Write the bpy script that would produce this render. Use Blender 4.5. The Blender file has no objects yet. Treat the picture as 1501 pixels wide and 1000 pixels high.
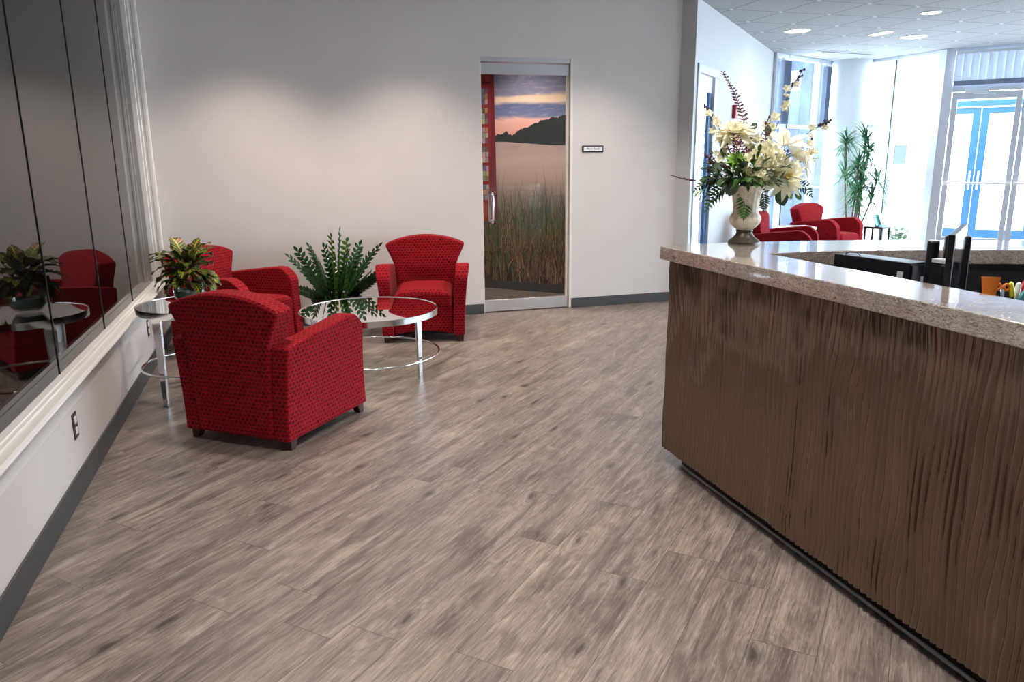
import bpy, bmesh, math, random
from math import sin, cos, pi, radians, atan2, sqrt, hypot
from mathutils import Vector, Matrix, noise
random.seed(7)
SC = bpy.context.scene
COL = SC.collection
VS = SC.view_settings
VS.view_transform = 'Standard'; VS.look = 'None'; VS.gamma = 1.0; VS.use_curve_mapping = False
VS.exposure = EXPO = 0.55

# ---------------------------------------------------------------- camera
YAW, PITCH, ROLL, FPX, CAMZ = 0.29515, 0.23269, -0.01025, 1120.0, 1.5
F = Vector((sin(YAW)*cos(PITCH), cos(YAW)*cos(PITCH), -sin(PITCH)))
R0 = Vector((cos(YAW), -sin(YAW), 0)); U0 = R0.cross(F)
R = R0*cos(ROLL)+U0*sin(ROLL); U = U0*cos(ROLL)-R0*sin(ROLL)
CAMP = Vector((0, 0, CAMZ))
cd = bpy.data.cameras.new('camera'); cam = bpy.data.objects.new('camera', cd); COL.objects.link(cam)
cd.sensor_width = 36; cd.lens = FPX/1501*36; cd.clip_start = .05; cd.clip_end = 300
m = Matrix((R, U, -F)).transposed().to_4x4(); m.translation = CAMP; cam.matrix_world = m
SC.camera = cam
def at(x, y, d):          # a point d metres ahead of the viewpoint
    return CAMP + (F + R*((x-750.5)/FPX) - U*((y-500)/FPX))*d

# ---------------------------------------------------------------- materials
def srgb(r, g, b):
    f = lambda c: (c/255/12.92) if c/255 <= .04045 else ((c/255+.055)/1.055)**2.4
    return (f(r), f(g), f(b), 1)
class NT:
    def __init__(s, name):
        s.m = bpy.data.materials.new(name); s.m.use_nodes = True
        s.t = s.m.node_tree; s.b = s.t.nodes['Principled BSDF']; s.out = s.t.nodes['Material Output']
    def n(s, typ, **kw):
        nd = s.t.nodes.new(typ)
        for k, v in kw.items():
            if k.startswith('i_'):
                key = k[2:]; key = int(key) if key.isdigit() else key.replace('_', ' ')
                nd.inputs[key].default_value = v
            else: setattr(nd, k, v)
        return nd
    def l(s, a, b): s.t.links.new(a, b)
    def math(s, op, a, b=None, c=None):
        nd = s.n('ShaderNodeMath', operation=op)
        for i, v in enumerate((a, b, c)):
            if v is None: continue
            if isinstance(v, (int, float)): nd.inputs[i].default_value = v
            else: s.l(v, nd.inputs[i])
        return nd.outputs[0]
    def ramp(s, fac, stops, interp='LINEAR'):
        nd = s.n('ShaderNodeValToRGB'); cr = nd.color_ramp; cr.interpolation = interp
        while len(cr.elements) < len(stops): cr.elements.new(.5)
        for e, (p, c) in zip(cr.elements, stops): e.position = p; e.color = c
        s.l(fac, nd.inputs[0]); return nd.outputs[0]
    def mix(s, fac, a, b, blend='MIX'):
        nd = s.n('ShaderNodeMix', data_type='RGBA', blend_type=blend)
        for sock, v in ((nd.inputs[0], fac), (nd.inputs[6], a), (nd.inputs[7], b)):
            if isinstance(v, (int, float, tuple)): sock.default_value = v
            else: s.l(v, sock)
        return nd.outputs[2]
    def noise(s, vec, scale, detail=3, rough=.5, dist=0):
        nd = s.n('ShaderNodeTexNoise', i_Scale=scale, i_Detail=detail, i_Roughness=rough, i_Distortion=dist)
        if vec is not None: s.l(vec, nd.inputs['Vector'])
        return nd.outputs[0]
    def bump(s, h, strength=.3, dist=.002):
        nd = s.n('ShaderNodeBump', i_Strength=strength, i_Distance=dist)
        s.l(h, nd.inputs['Height']); s.l(nd.outputs[0], s.b.inputs['Normal']); return nd
    def base(s, v, rough=None, metal=0, spec=None):
        if isinstance(v, tuple): s.b.inputs['Base Color'].default_value = v
        else: s.l(v, s.b.inputs['Base Color'])
        if rough is not None:
            if isinstance(rough, (int, float)): s.b.inputs['Roughness'].default_value = rough
            else: s.l(rough, s.b.inputs['Roughness'])
        s.b.inputs['Metallic'].default_value = metal
        if spec is not None: s.b.inputs['Specular IOR Level'].default_value = spec
def simple(name, c, rough=.5, metal=0, spec=None, var=.0, vs=20, bump=0, bs=200):
    t = NT(name); co = t.n('ShaderNodeTexCoord').outputs['Object']
    if var:
        k = t.noise(co, vs, 3)
        lo = tuple(x*(1-var) for x in c[:3])+(1,); hi = tuple(min(1, x*(1+var)) for x in c[:3])+(1,)
        t.base(t.ramp(k, [(.3, lo), (.7, hi)]), rough, metal, spec)
    else: t.base(c, rough, metal, spec)
    if bump: t.bump(t.noise(co, bs, 2), bump, .002)
    return t.m
def emis(name, c, s):
    t = NT(name); t.base((0, 0, 0, 1)); t.b.inputs['Emission Color'].default_value = c; t.b.inputs['Emission Strength'].default_value = s
    return t.m
def thin_glass(name, tint, boost=1.0, rough=0.0, add=0.0):
    t = NT(name); t.t.nodes.remove(t.b)
    tr = t.n('ShaderNodeBsdfTransparent'); tr.inputs[0].default_value = tint
    gl = t.n('ShaderNodeBsdfGlossy', i_Roughness=rough); gl.inputs[0].default_value = (1, 1, 1, 1)
    fr = t.n('ShaderNodeFresnel', i_IOR=1.5)
    k = t.math('MULTIPLY_ADD', fr.outputs[0], boost, add); k = t.math('MINIMUM', k, 1.0)
    mx = t.n('ShaderNodeMixShader'); t.l(k, mx.inputs[0]); t.l(tr.outputs[0], mx.inputs[1]); t.l(gl.outputs[0], mx.inputs[2])
    t.l(mx.outputs[0], t.out.inputs[0]); return t.m

M = {}
M['wall'] = simple('painted_wall', srgb(214, 207, 203), .6, spec=.3, var=.02, vs=3, bump=.12, bs=260)
M['wallcool'] = simple('painted_wall_cool', srgb(206, 210, 213), .5, spec=.3, bump=.1, bs=260)
M['trim'] = simple('trim_paint', srgb(228, 224, 218), .35, spec=.4)
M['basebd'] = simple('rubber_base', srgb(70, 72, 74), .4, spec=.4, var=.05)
M['greytrim'] = simple('grey_reveal', srgb(120, 115, 110), .5)
M['alum'] = simple('satin_aluminium', srgb(205, 205, 208), .32, .75)
M['framewhite'] = simple('window_frame', srgb(214, 222, 230), .4, .2)
M['framegrey'] = simple('door_frame_metal', srgb(205, 210, 220), .4, .1)
M['shadeblue'] = simple('outer_door_metal', srgb(34, 78, 120), .4, .1)  # aluminium outer doors: their bluish shade is put into this base colour
M['chrome'] = simple('chrome', srgb(225, 226, 230), .12, 1)
M['black'] = simple('black_plastic', srgb(20, 21, 26), .35)
M['blackmatte'] = simple('black_laminate', srgb(16, 16, 20), .6)
M['plate'] = simple('outlet_plate', srgb(60, 52, 52), .4)
M['white'] = simple('white_plastic', srgb(235, 235, 235), .4)
M['darkwood'] = simple('dark_wood', srgb(60, 28, 24), .4, var=.2, vs=40)
M['dustcover'] = simple('dust_cover', srgb(14, 12, 14), .9)
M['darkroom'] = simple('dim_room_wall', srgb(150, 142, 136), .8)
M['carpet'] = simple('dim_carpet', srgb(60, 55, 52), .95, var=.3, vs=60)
M['glassL'] = thin_glass('partition_glass', (.4, .4, .42, 1), .85, 0, .01)
M['glassW'] = thin_glass('window_glass', (.93, .97, .98, 1), .6)
M['glassD'] = thin_glass('door_glass', (.9, .93, .92, 1), 1.0)
M['glassT'] = thin_glass('table_glass', (.78, .86, .80, 1), 1.55, .012, .08)
M['joint'] = simple('glass_joint', srgb(40, 42, 44), .4)
M['lamp'] = emis('lamp_diffuser', (1, .97, .92, 1), 12)
M['toe'] = simple('black_toe_kick', srgb(12, 11, 12), .3)
M['leafdark'] = simple('leaf_dark', srgb(50, 78, 42), .45, var=.35, vs=25)
M['leafmid'] = simple('leaf_mid', srgb(66, 106, 46), .4, var=.3, vs=25)
M['leaflight'] = simple('leaf_light', srgb(120, 158, 62), .4, var=.2, vs=25)
M['leafgrey'] = simple('leaf_greygreen', srgb(92, 112, 92), .5, var=.2, vs=30)
M['fern'] = simple('fern_green', srgb(62, 120, 40), .45, var=.25, vs=40)
M['burgundy'] = simple('burgundy_leaf', srgb(92, 34, 48), .5, var=.3, vs=50)
M['bud'] = simple('plum_bud', srgb(62, 40, 62), .5)
M['stem'] = simple('stem_green', srgb(74, 96, 52), .5)
def t_petal(name, c, tc):
    t = NT(name); t.base(c, .6, spec=.2); tr = t.n('ShaderNodeBsdfTranslucent'); tr.inputs[0].default_value = tc
    mx = t.n('ShaderNodeMixShader'); mx.inputs[0].default_value = .35; t.l(t.b.outputs[0], mx.inputs[1]); t.l(tr.outputs[0], mx.inputs[2]); t.l(mx.outputs[0], t.out.inputs[0]); return t.m
M['cream'] = t_petal('cream_petal', srgb(253, 250, 230), srgb(255, 250, 215))
M['creamdeep'] = simple('cream_petal_centre', srgb(246, 232, 160), .6)
M['blindlight'] = t_petal('sheer_blind', srgb(232, 236, 242), srgb(190, 198, 210))
M['lilypetal'] = t_petal('lily_petal', srgb(255, 253, 242), srgb(255, 252, 235))
M['zz'] = simple('zz_leaf', srgb(38, 74, 38), .22, var=.35, vs=20)
M['zzlight'] = simple('zz_leaf_young', srgb(88, 142, 52), .25, var=.2, vs=20)
M['zzpot'] = simple('dark_plant_pot', srgb(38, 30, 30), .35)
M['soil'] = simple('soil', srgb(50, 38, 30), .95, var=.4, vs=80)
M['bark'] = simple('cane_bark', srgb(110, 92, 84), .7, var=.3, vs=40)
M['drac'] = simple('dracaena_leaf', srgb(72, 128, 84), .4, var=.3, vs=10)
M['urndark'] = simple('urn_foot_bronze', srgb(84, 80, 68), .4, .3, var=.3, vs=60)
M['orange'] = simple('orange_plastic', srgb(240, 130, 30), .35)
M['orangedk'] = simple('orange_print', srgb(150, 70, 20), .4)
M['yellow'] = simple('yellow_plastic', srgb(230, 226, 50), .35)
M['red'] = simple('red_plastic', srgb(170, 30, 45), .35)
M['teal'] = simple('teal_plastic', srgb(50, 140, 140), .35)
M['purple'] = simple('purple_plastic', srgb(120, 60, 110), .4)
M['skin'] = simple('paper_tan', srgb(214, 180, 158), .6)
M['beige'] = simple('desk_laminate', srgb(160, 146, 130), .4)
M['blind'] = simple('vertical_blind', srgb(120, 134, 158), .6)
M['screen'] = simple('monitor_screen', srgb(22, 24, 30), .1)
M['outwhite'] = simple('outside_render', srgb(235, 238, 240), .8)
M['outground'] = simple('outside_paving', srgb(200, 202, 205), .8)
M['outblue'] = simple('outside_windows', srgb(20, 46, 78), .5)

def t_urn():
    t = NT('urn_cream'); co = t.n('ShaderNodeTexCoord').outputs['Object']
    k = t.noise(co, 45, 4, .6)
    t.base(t.ramp(k, [(.3, srgb(214, 200, 172)), (.6, srgb(246, 238, 218))]), .45); return t.m
M['urn'] = t_urn()

def t_fabric(name, lo, hi, strength=1):
    t = NT(name); uv = t.n('ShaderNodeTexCoord').outputs['UV']
    br = t.n('ShaderNodeTexBrick', offset=.5, squash=1.0)
    br.inputs['Scale'].default_value = 1.0
    br.inputs['Brick Width'].default_value = .029; br.inputs['Row Height'].default_value = .023
    br.inputs['Mortar Size'].default_value = .0048; br.inputs['Mortar Smooth'].default_value = .35
    br.inputs['Color1'].default_value = lo; br.inputs['Color2'].default_value = tuple(x*.45+y*.45 for x, y in zip(lo[:3], hi[:3]))+(1,)
    br.inputs['Mortar'].default_value = hi
    n1 = t.n('ShaderNodeTexNoise', i_Scale=70.0, i_Detail=2.0); t.l(uv, n1.inputs['Vector'])
    ad = t.n('ShaderNodeVectorMath', operation='MULTIPLY_ADD'); t.l(n1.outputs['Color'], ad.inputs[0])
    ad.inputs[1].default_value = (.019, .019, 0); t.l(uv, ad.inputs[2])
    t.l(ad.outputs[0], br.inputs['Vector'])
    w = t.noise(uv, 900, 2)
    c = t.mix(t.math('MULTIPLY', w, .35), br.outputs['Color'], tuple(x*.6 for x in hi[:3])+(1,))
    t.base(c, .9, spec=.08)
    t.b.inputs['Sheen Weight'].default_value = .03
    t.bump(t.math('ADD', br.outputs['Fac'], w), .25, .001); return t.m
M['fabric'] = t_fabric('red_patterned_upholstery', srgb(78, 8, 17), srgb(158, 27, 36))
M['fabricside'] = t_fabric('red_plain_upholstery', srgb(146, 20, 38), srgb(178, 32, 50))

def t_floor():
    t = NT('wood_plank_floor'); co = t.n('ShaderNodeNewGeometry').outputs['Position']
    mp = t.n('ShaderNodeMapping'); mp.inputs['Rotation'].default_value = (0, 0, radians(-45)); t.l(co, mp.inputs[0])
    sp = t.n('ShaderNodeSeparateXYZ'); t.l(mp.outputs[0], sp.inputs[0]); u, v = sp.outputs[0], sp.outputs[1]
    PW, PL = .2, 1.22
    vr = t.math('DIVIDE', t.math('ADD', v, .047), PW); row = t.math('FLOOR', vr); vf = t.math('FRACT', vr)
    wn = t.n('ShaderNodeTexWhiteNoise', noise_dimensions='1D'); t.l(row, wn.inputs['W'])
    ur = t.math('ADD', t.math('DIVIDE', u, PL), wn.outputs['Value']); colm = t.math('FLOOR', ur); uf = t.math('FRACT', ur)
    cb = t.n('ShaderNodeCombineXYZ'); t.l(row, cb.inputs[0]); t.l(colm, cb.inputs[1])
    w2 = t.n('ShaderNodeTexWhiteNoise', noise_dimensions='3D'); t.l(cb.outputs[0], w2.inputs['Vector'])
    r1 = w2.outputs['Value']
    # plank-local coordinates with a random shift
    def vecat(su, sv, ro):
        c = t.n('ShaderNodeCombineXYZ')
        t.l(t.math('MULTIPLY', u, su), c.inputs[0]); t.l(t.math('MULTIPLY', v, sv), c.inputs[1]); t.l(t.math('MULTIPLY', r1, ro), c.inputs[2]); return c.outputs[0]
    big = t.noise(vecat(2.0, 5.0, 40), 1.0, 4, .6, .9)
    streak = t.noise(vecat(1.6, 19, 90), 1.0, 7, .72, .6)
    fine = t.noise(vecat(10, 130, 30), 1.0, 5, .75, .4)
    wash = t.noise(vecat(4.5, 8.5, 17), 1.0, 6, .65, 1.2)
    wv = t.n('ShaderNodeTexWave', wave_type='RINGS', rings_direction='Y', i_Scale=1.0, i_Distortion=7.0, i_Detail=2.5, i_Detail_Scale=1.4)
    t.l(vecat(1.1, 8.5, 60), wv.inputs['Vector'])
    base = t.ramp(big, [(.30, srgb(96, 86, 80)), (.42, srgb(122, 110, 102)), (.56, srgb(140, 127, 118)), (.75, srgb(156, 141, 128))])
    base = t.mix(t.math('MULTIPLY', r1, .35), base, srgb(114, 105, 101))
    sfac = t.ramp(streak, [(.38, (1, 1, 1, 1)), (.52, (0, 0, 0, 1))])
    c = t.mix(t.math('MULTIPLY', sfac, .55), base, srgb(70, 61, 58))
    lf = t.ramp(streak, [(.53, (0, 0, 0, 1)), (.72, (1, 1, 1, 1))])
    c = t.mix(t.math('MULTIPLY', lf, .55), c, srgb(178, 162, 147))
    wf = t.ramp(wash, [(.54, (0, 0, 0, 1)), (.75, (1, 1, 1, 1))])
    c = t.mix(t.math('MULTIPLY', wf, .35), c, srgb(190, 176, 165))
    ff = t.ramp(fine, [(.38, (1, 1, 1, 1)), (.5, (0, 0, 0, 1))])
    fl = t.ramp(fine, [(.54, (0, 0, 0, 1)), (.66, (1, 1, 1, 1))])
    c = t.mix(t.math('MULTIPLY', fl, .3), c, srgb(192, 180, 168))
    c = t.mix(t.math('MULTIPLY', ff, .5), c, srgb(76, 68, 65))
    gf = t.math('MULTIPLY', t.ramp(wv.outputs['Fac'], [(.0, (1, 1, 1, 1)), (.18, (0, 0, 0, 1))]), t.ramp(big, [(.45, (0, 0, 0, 1)), (.6, (1, 1, 1, 1))]))
    c = t.mix(t.math('MULTIPLY', gf, .4), c, srgb(84, 72, 66))
    # knots
    vo = t.n('ShaderNodeTexVoronoi', voronoi_dimensions='2D', i_Scale=1.0, i_Randomness=1.0)
    kn = t.n('ShaderNodeTexNoise', i_Scale=1.0, i_Detail=2.0); t.l(vecat(5, 12, 3), kn.inputs['Vector'])
    kv = t.n('ShaderNodeVectorMath', operation='MULTIPLY_ADD'); t.l(kn.outputs['Color'], kv.inputs[0]); kv.inputs[1].default_value = (.16, .16, 0)
    kc = t.n('ShaderNodeCombineXYZ'); t.l(t.math('MULTIPLY_ADD', u, 1.0, t.math('MULTIPLY', r1, 9)), kc.inputs[0]); t.l(t.math('MULTIPLY', v, 2.9), kc.inputs[1]); t.l(kc.outputs[0], kv.inputs[2])
    t.l(kv.outputs[0], vo.inputs['Vector'])
    rg_ = t.math('MULTIPLY', t.ramp(t.math('SINE', t.math('MULTIPLY', vo.outputs['Distance'], 130)), [(.0, (0, 0, 0, 1)), (.9, (1, 1, 1, 1))]), t.ramp(vo.outputs['Distance'], [(.05, (1, 1, 1, 1)), (.26, (0, 0, 0, 1))]))
    c = t.mix(t.math('MULTIPLY', rg_, .38), c, srgb(88, 77, 72))
    kf = t.ramp(vo.outputs['Distance'], [(.02, (1, 1, 1, 1)), (.065, (0, 0, 0, 1))])
    c = t.mix(t.math('MULTIPLY', kf, .7), c, srgb(50, 42, 40))
    # seams
    e1 = t.math('LESS_THAN', t.math('MINIMUM', vf, t.math('SUBTRACT', 1, vf)), .006)
    e2 = t.math('LESS_THAN', t.math('MINIMUM', uf, t.math('SUBTRACT', 1, uf)), .0011)
    seam = t.math('MAXIMUM', e1, e2)
    c = t.mix(t.math('MULTIPLY', seam, .6), c, srgb(48, 40, 38))
    rg = t.math('MULTIPLY_ADD', streak, .22, .27)
    t.base(c, rg, spec=.5)
    t.bump(t.math('SUBTRACT', t.math('MULTIPLY', fine, .6), t.math('MULTIPLY', seam, 1.0)), .18, .0015)
    return t.m
M['floor'] = t_floor()

def t_ceiling():
    t = NT('ceiling_tiles'); co = t.n('ShaderNodeNewGeometry').outputs['Position']
    sp = t.n('ShaderNodeSeparateXYZ'); t.l(co, sp.inputs[0])
    P = .62
    fx = t.math('FRACT', t.math('DIVIDE', t.math('SUBTRACT', sp.outputs[0], 4.815), P))
    fy = t.math('FRACT', t.math('DIVIDE', t.math('SUBTRACT', sp.outputs[1], 7.67), P))
    ex = t.math('MINIMUM', fx, t.math('SUBTRACT', 1, fx)); ey = t.math('MINIMUM', fy, t.math('SUBTRACT', 1, fy))
    e = t.math('LESS_THAN', t.math('MINIMUM', ex, ey), .011)
    cl = t.math('MULTIPLY', t.math('LESS_THAN', t.math('MAXIMUM', ex, ey), .04), 1)  # clips at the grid joints, their glint painted pale into the tile colour
    sp1 = t.noise(co, 75, 3, .7)
    c = t.ramp(sp1, [(.35, srgb(150, 152, 155)), (.6, srgb(200, 202, 204))])
    c = t.mix(e, c, srgb(112, 114, 118)); c = t.mix(t.math('MULTIPLY', cl, .9), c, srgb(235, 236, 238))
    t.base(c, .85, spec=.2); t.bump(t.math('SUBTRACT', sp1, t.math('MULTIPLY', e, 2)), .4, .004); return t.m
M['ceiling'] = t_ceiling()

def t_stone():
    t = NT('speckled_stone_counter'); co = t.n('ShaderNodeTexCoord').outputs['Object']
    mp = t.n('ShaderNodeMapping'); mp.inputs['Rotation'].default_value = (.3, .2, .6); mp.inputs['Scale'].default_value = (1, .9, 2.4); t.l(co, mp.inputs[0])
    a = t.noise(mp.outputs[0], 30, 6, .66, 1.3); b = t.noise(mp.outputs[0], 70, 3, .6, .8); d = t.noise(co, 9, 4, .6, 1)
    c = t.ramp(a, [(.30, srgb(78, 68, 64)), (.41, srgb(136, 123, 115)), (.50, srgb(186, 175, 166)), (.56, srgb(104, 93, 87)), (.66, srgb(204, 195, 187))])
    c = t.mix(t.ramp(b, [(.55, (0, 0, 0, 1)), (.7, (.6, .6, .6, 1))]), c, srgb(210, 200, 190))
    c = t.mix(t.ramp(d, [(.35, (.4, .4, .4, 1)), (.6, (0, 0, 0, 1))]), c, srgb(110, 96, 88))
    t.base(c, .09, spec=.75); t.b.inputs['Coat Weight'].default_value = .5; t.b.inputs['Coat Roughness'].default_value = .03
    return t.m
M['stone'] = t_stone()
def t_panel():
    t = NT('rippled_bronze_laminate'); co = t.n('ShaderNodeTexCoord').outputs['Object']
    k = t.noise(co, 500, 2)
    t.base(t.ramp(k, [(.35, srgb(112, 91, 76)), (.7, srgb(136, 114, 98))]), .19, .78, .6); t.b.inputs['Coat Weight'].default_value = .35; t.b.inputs['Coat Roughness'].default_value = .12; return t.m
M['panel'] = t_panel()
def t_croton():
    t = NT('croton_leaf'); uv = t.n('ShaderNodeTexCoord').outputs['UV']; ob = t.n('ShaderNodeTexCoord').outputs['Object']
    sp = t.n('ShaderNodeSeparateXYZ'); t.l(uv, sp.inputs[0])
    mid = t.math('ABSOLUTE', t.math('SUBTRACT', sp.outputs[0], .5))
    vein = t.math('ABSOLUTE', t.math('SUBTRACT', t.math('FRACT', t.math('ADD', t.math('MULTIPLY', sp.outputs[1], 9), t.math('MULTIPLY', mid, -2.5))), .5))
    k = t.noise(ob, 13, 2); c = t.ramp(k, [(.38, srgb(28, 44, 20)), (.5, srgb(66, 92, 30)), (.58, srgb(60, 34, 26)), (.7, srgb(150, 100, 80))])
    yl = t.math('MAXIMUM', t.math('LESS_THAN', mid, .05), t.math('LESS_THAN', vein, .10))
    c = t.mix(t.math('MULTIPLY', yl, t.ramp(t.noise(ob, 9, 2), [(.4, (.1, .1, .1, 1)), (.6, (1, 1, 1, 1))])), c, srgb(200, 192, 60))
    t.base(c, .5, spec=.3); return t.m
M['croton'] = t_croton()
def t_vcol(name, rough=.6):
    t = NT(name); a = t.n('ShaderNodeVertexColor', layer_name='Col'); t.base(a.outputs['Color'], rough, spec=.2); return t.m
M['vcol'] = t_vcol('printed_mural_ink')
def t_sky_print():
    t = NT('printed_mural_backdrop'); g = t.n('ShaderNodeTexCoord').outputs['Object']
    sp = t.n('ShaderNodeSeparateXYZ'); t.l(g, sp.inputs[0])
    mp = t.n('ShaderNodeMapping'); mp.inputs['Scale'].default_value = (1, 1, 5); t.l(g, mp.inputs[0])
    n1 = t.noise(mp.outputs[0], 1.4, 5, .6, .7); n2 = t.noise(mp.outputs[0], 7, 4, .6)
    z = t.math('ADD', sp.outputs[2], t.math('MULTIPLY_ADD', n1, .16, -.08)); z = t.math('DIVIDE', z, 3.0)
    c = t.ramp(z, [(0, srgb(90, 84, 50)), (.36, srgb(150, 130, 120)), (.43, srgb(206, 178, 168)), (.50, srgb(214, 188, 178)), (.555, srgb(184, 160, 158)), (.60, srgb(232, 166, 158)), (.645, srgb(240, 186, 176)),
                   (.66, srgb(108, 120, 160)), (.695, srgb(92, 104, 150)), (.708, srgb(230, 205, 185)), (.725, srgb(232, 202, 176)), (.74, srgb(130, 130, 156)), (.79, srgb(112, 116, 146)), (.83, srgb(132, 128, 150)), (.9, srgb(90, 98, 140))])
    c = t.mix(t.math('MULTIPLY', t.ramp(n2, [(.5, (0, 0, 0, 1)), (.75, (1, 1, 1, 1))]), .35), c, srgb(220, 200, 196))
    t.base(c, .5, spec=.3); return t.m
M['mural'] = t_sky_print()
def t_brick():
    t = NT('outside_blue_brick'); co = t.n('ShaderNodeTexCoord').outputs['Object']
    n1 = t.noise(co, 1.2, 3); t.base(t.ramp(n1, [(.4, srgb(34, 46, 84)), (.6, srgb(58, 76, 112))]), .8); return t.m
M['outbrick'] = t_brick()

# ---------------------------------------------------------------- mesh helpers
class MB:
    def __init__(s): s.v = []; s.f = []; s.mi = []; s.uv = {}; s.col = []; s.cc = None
    def face(s, idx, mi=0, uv=None):
        s.f.append(tuple(idx)); s.mi.append(mi)
        if uv: s.uv[len(s.f)-1] = uv
        s.col.append(s.cc)
    def box(s, x0, y0, z0, x1, y1, z1, mi=0, M4=None):
        b = len(s.v); P = [Vector((x, y, z)) for z in (z0, z1) for y in (y0, y1) for x in (x0, x1)]
        if M4 is not None: P = [M4 @ p for p in P]
        s.v += P
        for q in ((0, 2, 3, 1), (4, 5, 7, 6), (0, 1, 5, 4), (2, 6, 7, 3), (0, 4, 6, 2), (1, 3, 7, 5)): s.face([b+i for i in q], mi)
        return s
    def seg(s, a, b, w, h, mi=0, up=Vector((0, 0, 1))):      # a bar between two points
        a, b = Vector(a), Vector(b); d = (b-a); L = d.length; d.normalize(); side = d.cross(up)
        if side.length < 1e-4: side = d.cross(Vector((1, 0, 0)))
        side.normalize(); u2 = side.cross(d)
        Mx = Matrix((side, d, u2)).transposed().to_4x4(); Mx.translation = a
        return s.box(-w/2, 0, -h/2, w/2, L, h/2, mi, Mx)
    def tube(s, pts, rad, n=8, mi=0, closed=False, caps=True):
        pts = [Vector(p) for p in pts]; N = len(pts); rads = rad if isinstance(rad, (list, tuple)) else [rad]*N
        b = len(s.v); prev = None
        for i, p in enumerate(pts):
            if closed: d = pts[(i+1) % N]-pts[i-1]
            else: d = pts[min(i+1, N-1)]-pts[max(i-1, 0)]
            d.normalize()
            if prev is None:
                prev = d.cross(Vector((0, 0, 1)));
                if prev.length < .05: prev = d.cross(Vector((1, 0, 0)))
            a = prev-d*prev.dot(d); a.normalize(); prev = a; c = d.cross(a)
            for k in range(n): an = 2*pi*k/n; s.v.append(p+(a*cos(an)+c*sin(an))*rads[i])
        for i in range(N if closed else N-1):
            for k in range(n):
                i2 = (i+1) % N; s.face((b+i*n+k, b+i*n+(k+1) % n, b+i2*n+(k+1) % n, b+i2*n+k), mi)
        if caps and not closed: s.face([b+k for k in range(n)][::-1], mi); s.face([b+(N-1)*n+k for k in range(n)], mi)
        return s
    def lathe(s, prof, n=32, mi=0, flute=0, fa=0.0, org=(0, 0, 0), cap=True):
        b = len(s.v); N = len(prof); o = Vector(org)
        for r, z in prof:
            for k in range(n):
                a = 2*pi*k/n; rr = r*(1+fa*abs(sin(a*flute/2))) if flute else r
                s.v.append(o+Vector((rr*cos(a), rr*sin(a), z)))
        for i in range(N-1):
            for k in range(n): s.face((b+i*n+k, b+i*n+(k+1) % n, b+(i+1)*n+(k+1) % n, b+(i+1)*n+k), mi)
        if cap:
            s.face([b+k for k in range(n)][::-1], mi); s.face([b+(N-1)*n+k for k in range(n)], mi)
        return s
    def slab(s, fn, nu, nv, mi=0):     # fn(u,v,side) -> point; closed sheet with thickness
        b = len(s.v); W = nu+1; A = W*(nv+1)
        for sd in (0, 1):
            for j in range(nv+1):
                for i in range(W): s.v.append(Vector(fn(i/nu, j/nv, sd)))
        for j in range(nv):
            for i in range(nu):
                a = b+j*W+i; s.face((a, a+1, a+W+1, a+W), mi); a += A; s.face((a, a+W, a+W+1, a+1), mi)
        for i in range(nu):
            a = b+i; s.face((a+1, a, a+A, a+A+1), mi); a = b+nv*W+i; s.face((a, a+1, a+1+A, a+A), mi)
        for j in range(nv):
            a = b+j*W; s.face((a, a+W, a+W+A, a+A), mi); a = b+j*W+nu; s.face((a+W, a, a+A, a+W+A), mi)
        return s
    def poly(s, pts, z0, z1, mi=0):    # vertical prism from a plan outline (counter-clockwise)
        b = len(s.v); n = len(pts)
        for z in (z0, z1):
            for p in pts: s.v.append(Vector((p[0], p[1], z)))
        s.face([b+i for i in range(n)][::-1], mi); s.face([b+n+i for i in range(n)], mi)
        for i in range(n): j = (i+1) % n; s.face((b+i, b+j, b+n+j, b+n+i), mi)
        return s
    def leaf(s, p, d, up, L, W, bend=.3, seg=5, fold=.15, mi=0, shape=1.0, wave=0):
        p = Vector(p); d = Vector(d).normalized(); up = Vector(up); side = d.cross(up)
        if side.length < 1e-3: side = d.cross(Vector((1, .2, 0)))
        side.normalize(); nrm = side.cross(d).normalized(); b = len(s.v); cur = p.copy(); dd = d.copy()
        for i in range(seg+1):
            t = i/seg; w = W*.5*(sin(pi*min(1, t**shape*.96+.04))**.8 if i < seg else .02)
            wob = wave*sin(t*15)*W
            s.v += [cur-side*w+nrm*(fold*w+wob), cur.copy(), cur+side*w+nrm*(fold*w-wob)]
            cur = cur+dd*(L/seg)
            dd = (Matrix.Rotation(-bend/seg, 3, side) @ dd).normalized(); nrm = side.cross(dd)
        for i in range(seg):
            a = b+i*3; t0, t1 = i/seg, (i+1)/seg
            s.face((a, a+1, a+4, a+3), mi, ((0, t0), (.5, t0), (.5, t1), (0, t1)))
            s.face((a+1, a+2, a+5, a+4), mi, ((.5, t0), (1, t0), (1, t1), (.5, t1)))
        return cur
    def build(s, name, mats, parent=None, smooth=False, bevel=0, seg=2, auto=35, loc=None):
        me = bpy.data.meshes.new(name); me.from_pydata([tuple(v) for v in s.v], [], s.f)
        if not isinstance(mats, (list, tuple)): mats = [mats]
        for k in mats: me.materials.append(M[k])
        me.polygons.foreach_set('material_index', s.mi)
        uvl = me.uv_layers.new(name='UVMap')
        for pg in me.polygons:
            if pg.index in s.uv:
                for k, li in enumerate(pg.loop_indices): uvl.data[li].uv = s.uv[pg.index][k]
            else:
                n = pg.normal; ax = max(range(3), key=lambda i: abs(n[i]))
                for li in pg.loop_indices:
                    c = me.vertices[me.loops[li].vertex_index].co
                    uvl.data[li].uv = ((c.y, c.z), (c.x, c.z), (c.x, c.y))[ax]
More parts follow.
